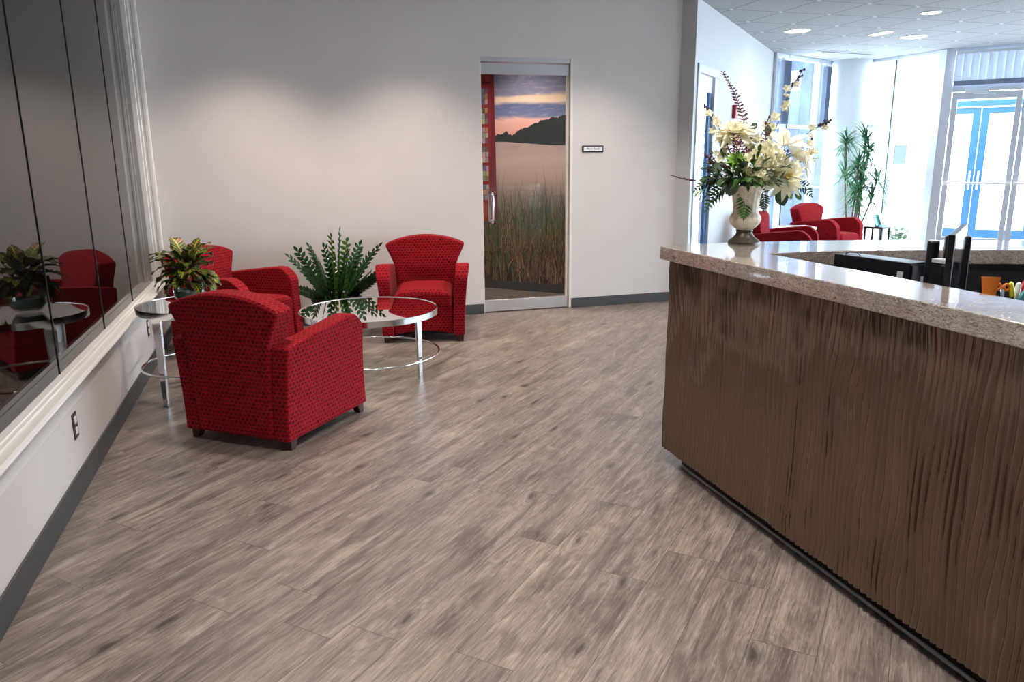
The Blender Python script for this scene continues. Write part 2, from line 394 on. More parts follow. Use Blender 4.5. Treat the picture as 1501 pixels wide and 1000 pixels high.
        if any(c is not None for c in s.col):
            ca = me.color_attributes.new(name='Col', type='FLOAT_COLOR', domain='CORNER')
            for pg in me.polygons:
                for li in pg.loop_indices: ca.data[li].color = s.col[pg.index] or (1, 1, 1, 1)
        if smooth:
            me.polygons.foreach_set('use_smooth', [True]*len(me.polygons))
            me.set_sharp_from_angle(angle=radians(auto))
        me.update()
        o = bpy.data.objects.new(name, me); COL.objects.link(o)
        if parent: o.parent = parent
        if loc: o.location = loc
        if bevel:
            md = o.modifiers.new('bevel', 'BEVEL'); md.width = bevel; md.segments = seg; md.limit_method = 'ANGLE'; md.angle_limit = radians(40)
            me.polygons.foreach_set('use_smooth', [True]*len(me.polygons)); me.set_sharp_from_angle(angle=radians(180))
            md.harden_normals = False
            o.modifiers.new('wn', 'WEIGHTED_NORMAL')
        return o
def tag(o, label=None, cat=None, group=None, kind=None):
    if label: o['label'] = label
    if cat: o['category'] = cat
    if group: o['group'] = group
    if kind: o['kind'] = kind
    return o
def empty(name, loc, rz=0):
    o = bpy.data.objects.new(name, None); o.empty_display_size = .1; COL.objects.link(o); o.location = loc; o.rotation_euler.z = rz; return o
def copy_tree(o, parent=None):
    c = o.copy(); COL.objects.link(c)
    if parent: c.parent = parent
    for ch in list(o.children): copy_tree(ch, c)
    return c
def struct(mb, name, mats, **kw):
    o = mb.build(name, mats, **kw); o['kind'] = 'structure'; return o
def frame_m(P, heading):   # local x along heading (deg clockwise from +Y), local y = left normal, z up
    h = radians(heading); d = Vector((sin(h), cos(h), 0)); n = Vector((-d.y, d.x, 0))
    Mx = Matrix((d, n, Vector((0, 0, 1)))).transposed().to_4x4(); Mx.translation = Vector(P); return Mx
# ================================================================ THE ROOM
ZC = 3.04
PA = Vector((7.39, 10.53, 0)); PB = Vector((9.54, 11.53, 0)); PC = Vector((9.773, 9.617, 0))
P2 = Vector((4.136, 7.194, 0))
H1 = math.degrees(atan2((PB-PA).x, (PB-PA).y)); L1 = (PB-PA).length
H2 = math.degrees(atan2((PC-PB).x, (PC-PB).y)); L2 = (PC-PB).length
HD = math.degrees(atan2((PA-P2).x, (PA-P2).y)); LD = (PA-P2).length
H3 = 140.0; L3 = 6.0
PE = PC+Vector((sin(radians(H3)), cos(radians(H3)), 0))*L3
OUT = [(-6, -5), (PE.x, -5), (PE.x, PE.y), (PC.x, PC.y), (PB.x, PB.y), (PA.x, PA.y), (5.89, 12.03), (2.58, 8.72), (1.2, 10.1), (1.2, 7.44), (-6, 7.44)]
struct(MB().poly(OUT, -.1, 0), 'floor', 'floor')
struct(MB().poly(OUT, ZC, ZC+.12), 'ceiling', 'ceiling')
gr = MB(); gr.box(-60, -60, -.2, 80, 80, -.12); struct(gr, 'outside_ground', 'outground')

# left wall: knee wall, solid pier at the far end, glass partition in a moulded casing
XW = -.965; GY0 = -1.6
w = MB(); w.box(-1.16, -5, 0, XW, 7.3, .41)
w.box(-1.16, 7.17, .41, XW, 7.3, ZC); w.box(-1.16, -5, .41, XW, GY0-.1, ZC)
struct(w, 'wall_left', 'wall')
# moulded sill and jamb: stepped profile from the glass out to the room face
GX, YR = -1.045, 7.08
SILL = [(-1.16, .41), (-1.16, .525), (-1.012, .525), (-1.008, .520), (-.992, .520), (-.988, .512), (-.972, .512), (-.968, .516), (-.948, .516), (-.936, .512), (-.932, .504), (-.936, .496), (-.95, .493), (-.964, .490), (-.964, .41)]
mb = MB(); n = len(SILL)
for yy in (GY0-.1, YR):
    for (px_, pz) in SILL: mb.v.append(Vector((px_, yy, pz)))
mb.face(range(n)[::-1]); mb.face(range(n, 2*n))
for i in range(n): j = (i+1) % n; mb.face((i, j, n+j, n+i))
struct(mb, 'trim_1', 'trim')
JAMB = [(-1.16, YR+.1), (-1.16, YR), (-1.012, YR), (-1.008, YR+.005), (-.992, YR+.005), (-.988, YR+.013), (-.972, YR+.013), (-.968, YR+.009), (-.948, YR+.009), (-.936, YR+.013), (-.932, YR+.021), (-.936, YR+.05), (-.95, YR+.055), (-.965, YR+.06), (-.965, YR+.1)]
mb = MB(); n = len(JAMB)
for zz in (.40, ZC):
    for (px_, py_) in JAMB: mb.v.append(Vector((px_, py_, zz)))
mb.face(range(n)); mb.face(list(range(n, 2*n))[::-1])
for i in range(n): j = (i+1) % n; mb.face((j, i, n+i, n+j))
struct(mb, 'trim_2', 'trim')
JY = [6.08-.16+.02, 5.0, 3.95, 2.95, 1.95, .95, -.05]
JY = [6.06, 5.06, 4.0, 3.0, 2.0, 1.0, 0.0]
ys = [GY0-.1]+JY[::-1]+[YR]
for i in range(len(ys)-1):
    g = MB(); g.face([0, 1, 2, 3]); g.v = [Vector((-1.045, ys[i]+.002, .52)), Vector((-1.045, ys[i+1]-.002, .52)), Vector((-1.045, ys[i+1]-.002, ZC)), Vector((-1.045, ys[i]+.002, ZC))]
    struct(g, 'window_%d' % (i+1), 'glassL')
    if i: j = MB(); j.box(-1.049, ys[i]-.003, .515, -1.041, ys[i]+.003, ZC); struct(j, 'trim_%d' % (10+i), 'joint')
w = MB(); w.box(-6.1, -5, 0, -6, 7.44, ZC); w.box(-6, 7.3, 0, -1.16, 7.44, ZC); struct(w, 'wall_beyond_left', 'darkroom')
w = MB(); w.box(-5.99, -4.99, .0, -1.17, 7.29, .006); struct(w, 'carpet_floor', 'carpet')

# back wall with the door opening
DX0, DX1, DH = 1.935, 2.862, 2.445
w = MB(); w.box(-.965, 7.3, 0, DX0, 7.44, ZC); w.box(DX1, 7.3, 0, 4.03, 7.44, ZC); w.box(DX0, 7.3, DH, DX1, 7.44, ZC)
struct(w, 'wall_back', 'wall')
for i, (x0, x1) in enumerate(((-.965, DX0-.004), (DX1+.004, 4.03))):
    b = MB(); b.box(x0, 7.288, 0, x1, 7.3, .1); struct(b, 'baseboard_back_%d' % i, 'basebd', bevel=.004)
b = MB(); b.box(XW, -5, 0, XW+.011, 7.288, .118); struct(b, 'baseboard_left', 'basebd', bevel=.004)

# diagonal wall (room face runs P2 -> PA), its end cap faces the waiting area
MD = frame_m(P2, HD)
DO0, DO1 = .10, 1.05
w = MB()
for (a, b_, z0, z1) in ((0, DO0, 0, ZC), (DO1, LD, 0, ZC), (DO0, DO1, 2.44, ZC)): w.box(a, 0, z0, b_, .15, z1, 0, MD)
struct(w, 'wall_diagonal', 'wallcool')
b = MB(); b.box(DO1+.01, -.012, 0, LD, 0, .1, 0, MD); struct(b, 'baseboard_diagonal', 'basebd')
b = MB(); b.box(-.012, 0, 0, 0, .15, .1, 0, MD); struct(b, 'baseboard_diagonal_end', 'basebd')
# rear and far walls behind the viewpoint
w = MB(); w.box(-6, -5.12, 0, PE.x, -5, ZC); struct(w, 'wall_rear', 'wall')

# ---- glazed fronts
def glazing(name, P, H, L, posts, rails, mat='framewhite', zt=ZC, pw=.05, dep=.10, glass=True, z0=0):
    Mx = frame_m(P, H); mb = MB()
    for (a, b_) in posts: mb.box(a, -dep/2, z0, b_, dep/2, zt, 0, Mx)
    for (a, b_, z0_, z1_) in rails: mb.box(a, -dep/2+.01, z0_, b_, dep/2-.01, z1_, 0, Mx)
    o = struct(mb, name, mat, bevel=.004)
    if glass:
        g = MB(); g.v = [Mx @ Vector(p) for p in ((0, 0, z0+.1), (L, 0, z0+.1), (L, 0, zt), (0, 0, zt))]; g.face((0, 1, 2, 3))
        go = g.build('pane', 'glassW'); go.parent = o
    return o
W1f = glazing('window_20', PA, H1, L1, [(0, .06), (.38, .44), (1.36, 1.44), (L1-.06, L1)], [(0, L1, 0, .10), (0, L1, .98, 1.01), (0, L1, 1.95, 2.0), (0, L1, ZC-.06, ZC)])
W2f = glazing('window_21', PB, H2, L2, [(0, .14), (1.035, 1.085), (1.80, L2)], [(0, L2, 0, .10), (0, L2, .975, 1.005), (0, L2, 1.97, 2.02), (0, L2, ZC-.05, ZC)])
M3 = frame_m(PC, H3)
ps = [(-.03, .10), (1.90, 2.0), (3.3, 3.36), (4.66, 4.72), (L3-.08, L3)]
W3f = glazing('window_22', PC, H3, L3, ps, [(0, 2.0, 2.42, 2.52), (2.0, L3, 0, .1), (2.0, L3, .98, 1.01), (2.0, L3, 1.95, 2.0), (0, L3, ZC-.05, ZC)], 'framegrey', glass=False)
for (a, b_, z0, z1) in ((.1, 1.9, 2.52, ZC-.05), (2.0, L3, .1, ZC-.05)):
    g = MB(); g.v = [M3 @ Vector(p) for p in ((a, 0, z0), (b_, 0, z0), (b_, 0, z1), (a, 0, z1))]; g.face((0, 1, 2, 3)); go = g.build('pane', 'glassW'); go.parent = W3f
LR = PE.y+5
glazing('window_23', PE, 180, LR, [(k*1.4, k*1.4+.06) for k in range(8)], [(0, LR, 0, .10), (0, LR, .98, 1.01), (0, LR, ZC-.05, ZC)])
PO = Vector((5.89, 12.03, 0)); HO = math.degrees(atan2((PO-PA).x, (PO-PA).y)); LO = (PO-PA).length
glazing('window_24', PA+Vector((-.106, .106, 0)), HO, LO-.15, [(0, .05), (.95, 1.02), (1.9, 1.96)], [(0, LO-.15, 0, .10), (0, LO-.15, .9, .94), (0, LO-.15, ZC-.05, ZC)], 'framewhite')
glazing('window_25', PO, 225, (PO-Vector((2.58, 8.72, 0))).length, [(k*1.17, k*1.17+.06) for k in range(5)], [(0, 4.68, 0, .10), (0, 4.68, .9, .94), (0, 4.68, ZC-.05, ZC)])
c = MB(); c.lathe([(.33, 0), (.33, ZC)], 40, org=(9.33, 11.16, 0)); co_ = struct(c, 'wall_column', 'wallcool', smooth=True)
# soffit line where ceiling meets the glazing
# ---- phone booth room
MU = frame_m((2.58+.05, 8.72-.05+.0, 0), 315)
w = MB(); w.box(-1.8, -.08, 0, 2.15, 0.0, ZC, 0, frame_m(Vector((2.58, 8.72, 0)), 315)); struct(w, 'wall_booth', 'wall')
w = MB(); w.box(1.08, 7.44, 0, 1.2, 10.2, ZC); struct(w, 'wall_booth_side', 'wall')

# ================================================================ ceiling fittings
def downlight(x, y, r=.14, label=None, power=0, group=None, col=(1, .86, .74), size=1.9, mode='SPOT'):
    e = empty('recessed_downlight', (x, y, ZC))
    mb = MB(); mb.lathe([(r*.86, -.002), (r*.86, -.012), (r*1.08, -.010), (r*1.1, 0)], 32, cap=False); mb.build('trim_ring', 'white', e, smooth=True)
    mb = MB(); mb.lathe([(.001, -.004), (r*.86, -.004), (r*.86, -.003), (.001, -.003)], 32); mb.build('diffuser', 'lamp', e)
    tag(e, label, 'ceiling light', group)
    if power:
        ld = bpy.data.lights.new('downlight_lamp', 'SPOT'); ld.energy = power; ld.color = col; ld.spot_size = size; ld.spot_blend = .8; ld.shadow_soft_size = .09
        lo = bpy.data.objects.new('downlight_lamp', ld); COL.objects.link(lo); lo.parent = e; lo.location = (0, 0, -.03)
    return e
downlight(6.41, 8.70, .15, 'round recessed ceiling light nearest the diagonal wall', 60)
downlight(8.26, 8.74, .15, 'round recessed ceiling light closest to the bay windows', 60)
downlight(7.07, 7.27, .10, 'smaller recessed ceiling light nearest the upper edge of the photo', 40)
LIGHTS = [(-.15, 6.35, 128), (1.25, 6.35, 128), (2.95, 6.35, 118), (.1, 4.2, 120), (.7, 2.4, 165), (3.6, 5.6, 70), (.5, .3, 190), (2.9, 1.9, 110), (3.6, -1.0, 60), (1.7, 2.9, 90), (6.2, -3.4, 60), (2.0, -3.0, 60)]  # unseen; those near camera and desk added to brighten floor, left wall, flowers
for (x, y, pw) in LIGHTS: downlight(x, y, .08, 'unseen recessed ceiling light over the waiting area, above the frame', pw, 'unseen downlights over the waiting area', (1, .88, .78) if y > 5 else (1, .93, .87))
downlight(2.35, 8.0, .07, 'recessed ceiling light inside the mural room', 120)
v = MB(); v.box(-.56, -.045, -.012, .56, .045, 0); e = empty('ceiling_vent', (8.47, 10.25, ZC), radians(7))
v.build('vent_frame', 'white', e); v = MB(); v.box(-.54, -.028, -.0145, .54, -.006, -.011); v.box(-.54, .006, -.0145, .54, .028, -.011); v.build('slot', 'black', e)
tag(e, 'long slot air vent in the ceiling beside the bay windows', 'vent')
v = MB(); v.box(-.07, -.17, -.01, .07, .17, 0); e = empty('ceiling_panel_light', (7.6, 8.9-.3, ZC)); v.build('light_frame', 'white', e)
v = MB(); v.box(-.05, -.15, -.014, .05, .15, -.009); v.build('diffuser', 'lamp', e); tag(e, 'short lit strip fitting in the ceiling between the round lights', 'ceiling light')

# ================================================================ doors
# glass door to the mural room
YD = 7.335
w = MB(); w.box(DX0, 7.302, 2.402, DX1, 7.40, DH); struct(w, 'trim_6', 'alum', bevel=.002)
w = MB(); w.box(DX1-.022, 7.296, 0, DX1+.004, 7.41, DH); w.box(DX0-.002, 7.302, 0, DX0+.006, 7.41, DH); struct(w, 'trim_7', 'trim', bevel=.002)
dr = empty('glass_door', (DX0, YD, 0)); DW = DX1-.03-DX0
w = MB(); w.box(.008, -.02, 2.292, DW, .02, 2.392); w.build('top_rail', 'alum', dr, bevel=.002)
w = MB(); w.box(.008, -.02, .012, DW, .02, .125); w.build('bottom_rail', 'alum', dr, bevel=.002)
w = MB(); w.box(DW-.022, -.012, .12, DW, .012, 2.295); w.build('edge_stile', 'trim', dr, bevel=.001)
g = MB(); g.v = [Vector(p) for p in ((.01, 0, .12), (DW-.02, 0, .12), (DW-.02, 0, 2.295), (.01, 0, 2.295))]; g.face((0, 1, 2, 3)); g.build('glass_panel', 'glassD', dr)
hd = MB(); hx = .095
hp = [(hx, -.0, .90+.02), (hx, -.03, .90), (hx, -.055, .905), (hx, -.065, .93), (hx, -.065, 1.16), (hx, -.055, 1.185), (hx, -.03, 1.19), (hx, 0, 1.17)]
hd.tube(hp, .012, 12); hd.tube([(p[0]+.0, -p[1], p[2]) for p in hp], .012, 12); hd.build('pull_handle', 'chrome', dr, smooth=True, auto=80)
v = MB(); v.box(.008, -.028, 2.396, .07, -.02, 2.402); v.build('top_pivot', 'chrome', dr)
tag(dr, 'frameless glass door with silver rails in front of the lake mural', 'door')
# name plate
sg = empty('name_plate', (3.083, 7.3, 1.60))
w = MB(); w.box(-.115, -.012, -.033, .115, 0, .033); w.build('plate_frame', 'black', sg, bevel=.008, seg=3)
w = MB(); w.box(-.1, -.0145, -.021, .1, -.011, .021); w.build('name_insert', 'white', sg)
def text(body, size, mat, parent, loc, rot, name='lettering', ext=.0006):
    cu = bpy.data.curves.new('t', 'FONT'); cu.body = body; cu.size = size; cu.align_x = 'CENTER'; cu.align_y = 'CENTER'; cu.extrude = ext
    to = bpy.data.objects.new('t', cu); COL.objects.link(to); bpy.context.view_layer.update()
    me = bpy.data.meshes.new_from_object(to.evaluated_get(bpy.context.evaluated_depsgraph_get())); bpy.data.objects.remove(to)
    o = bpy.data.objects.new(name, me); COL.objects.link(o); me.materials.clear(); me.materials.append(M[mat]); o.parent = parent; o.location = loc; o.rotation_euler = rot; return o
text('Phone Booth', .026, 'black', sg, (0, -.0152, .001), (pi/2, 0, 0))
tag(sg, 'small black framed name plate with dark lettering beside the glass door', 'sign')

# diagonal wall door
dd = empty('office_door', tuple(P2), 0); dd.rotation_euler.z = radians(90-HD)
w = MB(); w.box(DO0, -.015, 0, DO0+.05, .12, 2.44); w.box(DO1-.14, .0, 0, DO1, .12, 2.44); w.box(DO0, -.015, 2.36, DO1, .12, 2.44); w.build('door_frame', 'framegrey', dd, bevel=.003)
w = MB(); w.box(DO0+.05, .03, 2.2, DO1-.14, .06, 2.36); w.build('top_rail', 'white', dd)
w = MB(); w.box(DO0+.05, .03, .0, DO1-.14, .06, .12); w.box(DO1-.26, .03, .12, DO1-.14, .06, 2.2); w.build('stile', 'shadeblue', dd)
g = MB(); g.v = [Vector(p) for p in ((DO0+.05, .045, .12), (DO1-.26, .045, .12), (DO1-.26, .045, 2.2), (DO0+.05, .045, 2.2))]; g.face((0, 1, 2, 3)); g.build('glass_panel', 'glassD', dd)
tag(dd, 'glass office door in a grey metal frame in the diagonal wall behind the flowers', 'door')
# fire alarm
fa = empty('fire_alarm', tuple(MD @ Vector(((Vector((5.522, 8.539, 0))-P2).length, 0, 2.05))), radians(90-HD))
w = MB(); w.box(-.06, -.045, -.08, .06, 0, .08); w.build('alarm_body', 'red', fa, bevel=.006); w = MB(); w.box(-.03, -.055, .02, .03, -.044, .06); w.build('strobe', 'white', fa)
tag(fa, 'red wall mounted fire alarm on the pale diagonal wall', 'alarm')
# entrance doors in the grey metal front
def entrance_leaf(name, s0, s1, label, hinge_left=True):
    e = empty(name, tuple(M3 @ Vector((s0, 0, 0)))); e.rotation_euler.z = radians(90-H3); W = s1-s0
    w = MB(); w.box(0, -.022, .02, .075, .022, 2.41); w.box(W-.075, -.022, .02, W, .022, 2.41); w.box(.075, -.022, 2.31, W-.075, .022, 2.41); w.box(.075, -.022, .02, W-.075, .022, .27); w.build('leaf_frame', 'framegrey', e, bevel=.003)
    g = MB(); g.v = [Vector(p) for p in ((.075, 0, .27), (W-.075, 0, .27), (W-.075, 0, 2.31), (.075, 0, 2.31))]; g.face((0, 1, 2, 3)); g.build('glass_panel', 'glassW', e)
    w = MB(); w.tube([(.02, -.07, 1.09), (W-.02, -.07, 1.09)], .016, 10); w.box(.01, -.07, 1.06, .06, -.02, 1.12); w.box(W-.06, -.07, 1.06, W-.01, -.02, 1.12); w.build('push_bar', 'white', e, smooth=True)
    w = MB(); w.box(W*.18, -.075, 2.40, W*.52, -.02, 2.45); w.seg((W*.3, -.05, 2.39), (W*.62, -.18, 2.37), .025, .012); w.build('door_closer', 'framewhite', e, bevel=.004)
    tag(e, label, 'door', 'entrance doors'); return e
entrance_leaf('entrance_door', .11, 1.0, 'left leaf of the grey framed glass entrance doors')
entrance_leaf('entrance_door', 1.01, 1.90, 'right leaf of the glass entrance doors, cut by the photo edge')
# outer lobby doors, seen through the entrance
MO = frame_m(M3 @ Vector((0, 2.3, 0)), H3)
def outer_leaf(s0, s1, hs, label):
    e = empty('outer_door', tuple(MO @ Vector((s0, 0, 0)))); e.rotation_euler.z = radians(90-H3); W = s1-s0
    w = MB(); w.box(0, -.022, .02, .12, .022, 2.3); w.box(W-.12, -.022, .02, W, .022, 2.3); w.box(.12, -.022, 2.2, W-.12, .022, 2.3); w.box(.12, -.022, .02, W-.12, .022, .22); w.build('leaf_frame', 'shadeblue', e, bevel=.003)
    g = MB(); g.v = [Vector(p) for p in ((.12, 0, .22), (W-.12, 0, .22), (W-.12, 0, 2.2), (.12, 0, 2.2))]; g.face((0, 1, 2, 3)); g.build('glass_panel', 'glassW', e)
    x = W-.06 if hs else .06
    w = MB(); w.tube([(x, -.02, .92), (x, -.07, .92), (x, -.07, 1.22), (x, -.02, 1.22)], .014, 8); w.build('pull_handle', 'white', e, smooth=True)
    tag(e, label, 'door', 'outer lobby doors'); return e
OC = .42
outer_leaf(OC-.95, OC-.004, True, 'left leaf of the outer lobby doors seen through the entrance')
outer_leaf(OC+.004, OC+.95, False, 'right leaf of the outer lobby doors seen through the entrance')
w = MB(); q0 = M3 @ Vector((-.08, .08, 0)); q1 = MO @ Vector((OC-1.06, .1, 0)); w.seg((q0.x, q0.y, 1.3), (q1.x, q1.y, 1.3), .06, 2.8); struct(w, 'wall_lobby', 'outwhite')
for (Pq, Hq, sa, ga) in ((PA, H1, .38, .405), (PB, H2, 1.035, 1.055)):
    w = MB(); w.box(ga, -.058, .1, ga+.012, -.048, ZC-.06, 0, frame_m(Pq, Hq)); struct(w, 'trim_30' if Pq is PA else 'trim_31', 'basebd')  # thin dark strips stand in for the shaded side of the mullions
w = MB(); w.box(OC-1.05, -.06, 0, OC-.955, .06, 2.42, 0, MO); w.box(OC+.955, -.06, 0, OC+1.05, .06, 2.42, 0, MO); w.box(OC-.955, -.06, 2.32, OC+.955, .06, 2.42, 0, MO); struct(w, 'trim_8', 'shadeblue')

# ---- vertical blinds
def blind(P, H, s0, s1, z0, z1, n, label, mat='blind', closed=False, off=-.09):
    Mx = frame_m(P, H); e = empty('vertical_blind', tuple(Mx @ Vector((s0, off, 0)))); e.rotation_euler.z = radians(90-H)
    W = s1-s0; w = MB(); w.box(0, -.03, z1, W, .03, z1+.035); w.build('head_rail', 'framewhite', e)
    w = MB()
    for k in range(n):
        x = (k+.5)*W/n; a = radians(12 if closed else 80); hw = .060 if closed else .044
        w.seg((x-cos(a)*hw, -sin(a)*hw, (z0+z1)/2), (x+cos(a)*hw, sin(a)*hw, (z0+z1)/2), .002, z1-z0)
    w.build('vane', mat, e)
    w = MB()
    w.box(0, -.02, z0-.045, W, .02, z0+.02)
    if closed: w.build('bottom_chain', 'blind', e)
    tag(e, label, 'blind'); return e
blind(PA, H1, .10, .32, 2.0, ZC-.11, 9, 'stacked vertical blind at the left end of the window beside the diagonal wall')
blind(PA, H1, 1.46, 1.62, 2.0, ZC-.11, 7, 'stacked vertical blind just left of the round column')
blind(PB, H2, .15, .37, 2.02, ZC-.09, 9, 'stacked vertical blind in the corner right of the round column')
blind(PC, H3, .11, 1.9, 2.55, ZC-.09, 17, 'row of pale vertical blind vanes above the entrance doors', 'blindlight', True)

# ================================================================ outside
def building(name, P, H, W, D, Hh, mat, label, wins):
    e = empty(name, tuple(P)); e.rotation_euler.z = radians(90-H)
    w = MB(); w.box(0, 0, 0, W, D, Hh); w.build('facade', mat, e)
    for (a, b_, z0, z1) in wins:
        w = MB(); w.box(a, -.04, z0, b_, .05, z1); w.build('window', 'outblue', e)
    tag(e, label, 'building'); return e
p = at(1290, 232, 26); e_ = building('white_building', (p.x-2, p.y+3, -.12), 125, 22, 6, 9, 'outwhite', 'pale building with two blue windows seen through the bay window', [(3.95, 4.35, 1.35, 2.0), (4.6, 5.0, 1.35, 2.0)])
BQ = frame_m(PA, H1)
p = at(1168, 232, 17); e_ = building('blue_grey_building', (p.x, p.y, -.12), H1, 1.25, 2, 9, 'outbrick', 'shaded blue grey brick wall outside the window left of the column', [])
random.seed(3)
for (x, y, d, s, lab) in ((1318, 344, 13.6, .5, 'low pale bush outside the bay window'),):
    p = at(x, y, d); w = MB()
    for k in range(160):
        a = random.uniform(0, 2*pi); el = random.uniform(.1, 1.4); r = s*random.uniform(.5, 1)
        q = Vector((cos(a)*cos(el)*r, sin(a)*cos(el)*r, sin(el)*r*.8)); w.leaf(q, (cos(a), sin(a), .6), (0, 0, 1), .14, .07, .4, 2)
    e = empty('outdoor_shrub', (p.x, p.y, -.12)); w.build('foliage', 'leafmid', e); w = MB()
    for k in range(5): a = k*1.3; w.tube([(0, 0, 0), (cos(a)*.3*s, sin(a)*.3*s, .6*s)], .012, 5)
    w.build('stem', 'bark', e); tag(e, lab, 'shrub')
# ================================================================ MURAL
ang = radians(45)
mu = empty('landscape_mural', (2.36, 8.86, 0), radians(-45))   # local x runs left to right as seen, local -y faces the viewer
S0 = (2.36-8.86)/sqrt(2)                                       # s coordinate of the origin
X0, X1, ZM0, ZM1 = -1.3, 1.95, .10, ZC-.005
w = MB(); w.box(X0, -.004, ZM0, X1, 0, ZM1); w.build('backdrop', 'mural', mu)
random.seed(11)
def flat(mb, pts, col, y):
    b = len(mb.v); mb.v += [Vector((x, y, z)) for x, z in pts]; mb.cc = col; mb.face(range(b, b+len(pts)))
C_ = srgb
w = MB()
# tree line: low on the left, tall on the right
N = 260; top = []
for i in range(N+1):
    x = X0+(X1-X0)*i/N; t = (x-.30)/.75
    h = 1.79 + .17*max(0, min(1, (x-.42)/.5))**.8 + .05*noise.noise(Vector((x*11, 0, 0)))+.035*noise.noise(Vector((x*30, 3, 0)))+.012*noise.noise(Vector((x*90, 3, 0)))
    top.append((x, h))
for i in range(N):
    (a, ha), (b_, hb) = top[i], top[i+1]
    base = 1.70 - .05*max(0, min(1, (a-.3)/.6))
    k = .93+.14*random.random(); flat(w, [(a, base+.006*random.random()), (b_, base+.006*random.random()), (b_, hb), (a, ha)], tuple(v*k for v in C_(40, 46, 44)[:3])+(1,), -.0046)
w.build('far_shore_trees', 'vcol', mu)
w = MB()      # reeds
def blade(x, z0, L, lean, wd, col, y):
    b = len(w.v); n = 3; w.cc = col
    for i in range(n+1):
        t = i/n; xx = x+lean*t*t; zz = z0+L*(t-.12*abs(lean)/max(L, .01)*t*t*2); ww = wd*(1-t)**.7
        zz = min(zz, ZM1); w.v += [Vector((xx-ww/2, y, max(zz, ZM0))), Vector((xx+ww/2, y, max(zz, ZM0)))]
    for i in range(n): a = b+2*i; w.face((a, a+1, a+3, a+2))
GREEN = [(108, 132, 84), (80, 110, 80), (130, 138, 90), (60, 82, 62), (158, 150, 108), (96, 126, 96), (84, 104, 62)]
BROWN = [(196, 154, 124), (166, 124, 96), (112, 82, 62), (172, 134, 106), (84, 62, 48), (60, 48, 40), (128, 92, 70), (96, 88, 56)]
flat(w, [(X0, ZM0), (X1, ZM0), (X1, .62), (X0, .62)], C_(56, 54, 40), -.0048)
K = 4200
for k in range(K):
    d = k/K; x = random.uniform(X0, X1); z0 = random.uniform(.8, 1.0)*(1-d)+random.uniform(.05, .35)*d
    gr_ = random.random() > d**.8
    c_ = random.choice(GREEN if gr_ else BROWN); q = random.uniform(.55, 1.15); c_ = C_(*[min(255, v*q) for v in c_])
    if gr_: blade(x, z0*.9-.1, random.uniform(.25, .55) if random.random() < .93 else random.uniform(.6, .78), random.gauss(0, .05), random.uniform(.006, .013), c_, -.005-d*.0006)
    else: blade(x, z0-.1, random.uniform(.2, .42), random.gauss(0, .11), random.uniform(.007, .016), c_, -.005-d*.0006)
w.build('reeds', 'vcol', mu)
w = MB()      # red kiosk printed at the left
kx0, kx1 = X0, .165; R1, R2, R3 = C_(150, 34, 40), C_(120, 24, 34), C_(96, 20, 30)
flat(w, [(kx0, .78), (kx1+.02, .82), (kx1, 2.62), (kx0, 2.80)], R1, -.0061)
flat(w, [(kx1-.05, .82), (kx1+.02, .82), (kx1, 2.62), (kx1-.05, 2.62)], R2, -.0062)
flat(w, [(kx0, 2.36), (kx1-.03, 2.34), (kx1-.03, 2.37), (kx0, 2.39)], R3, -.0063)
PN = [(190, 176, 170), (150, 134, 170), (214, 190, 160), (130, 112, 146), (196, 150, 90), (120, 90, 110), (214, 204, 196)]
for cx, wd in ((.045, .036), (-.03, .07), (-.13, .07), (-.4, .1), (-.55, .1), (-.7, .1)):
    for j in range(6):
        z1 = 2.30-j*.215
        for q in range(3):
            zz = z1-q*.06; flat(w, [(cx, zz-.06), (cx+wd, zz-.052-.01*random.random()), (cx+wd, zz), (cx, zz-.006)], C_(*[v*random.uniform(.75, 1) for v in random.choice(PN)]), -.0064)
flat(w, [(kx0, .8), (.12, .8), (.10, 1.0), (kx0, 1.0)], C_(170, 60, 44), -.0065)
w.build('printed_kiosk', 'vcol', mu)
w = MB()
for k in range(260):
    x = random.uniform(X0, kx1+.1); blade(x, random.uniform(.1, .5), random.uniform(.3, .5), random.gauss(0, .08), random.uniform(.007, .014), C_(*random.choice(GREEN+BROWN)), -.007)
w.build('front_reeds', 'vcol', mu)
tag(mu, 'wall mural of a lake at dusk with tall reeds and a red kiosk, behind glass', 'mural')
b = MB(); b.box(X0, -.014, 0, X1, 0, .1, 0, Matrix.Translation((2.36, 8.86, 0)) @ Matrix.Rotation(radians(-45), 4, 'Z')); struct(b, 'baseboard_booth', 'basebd')

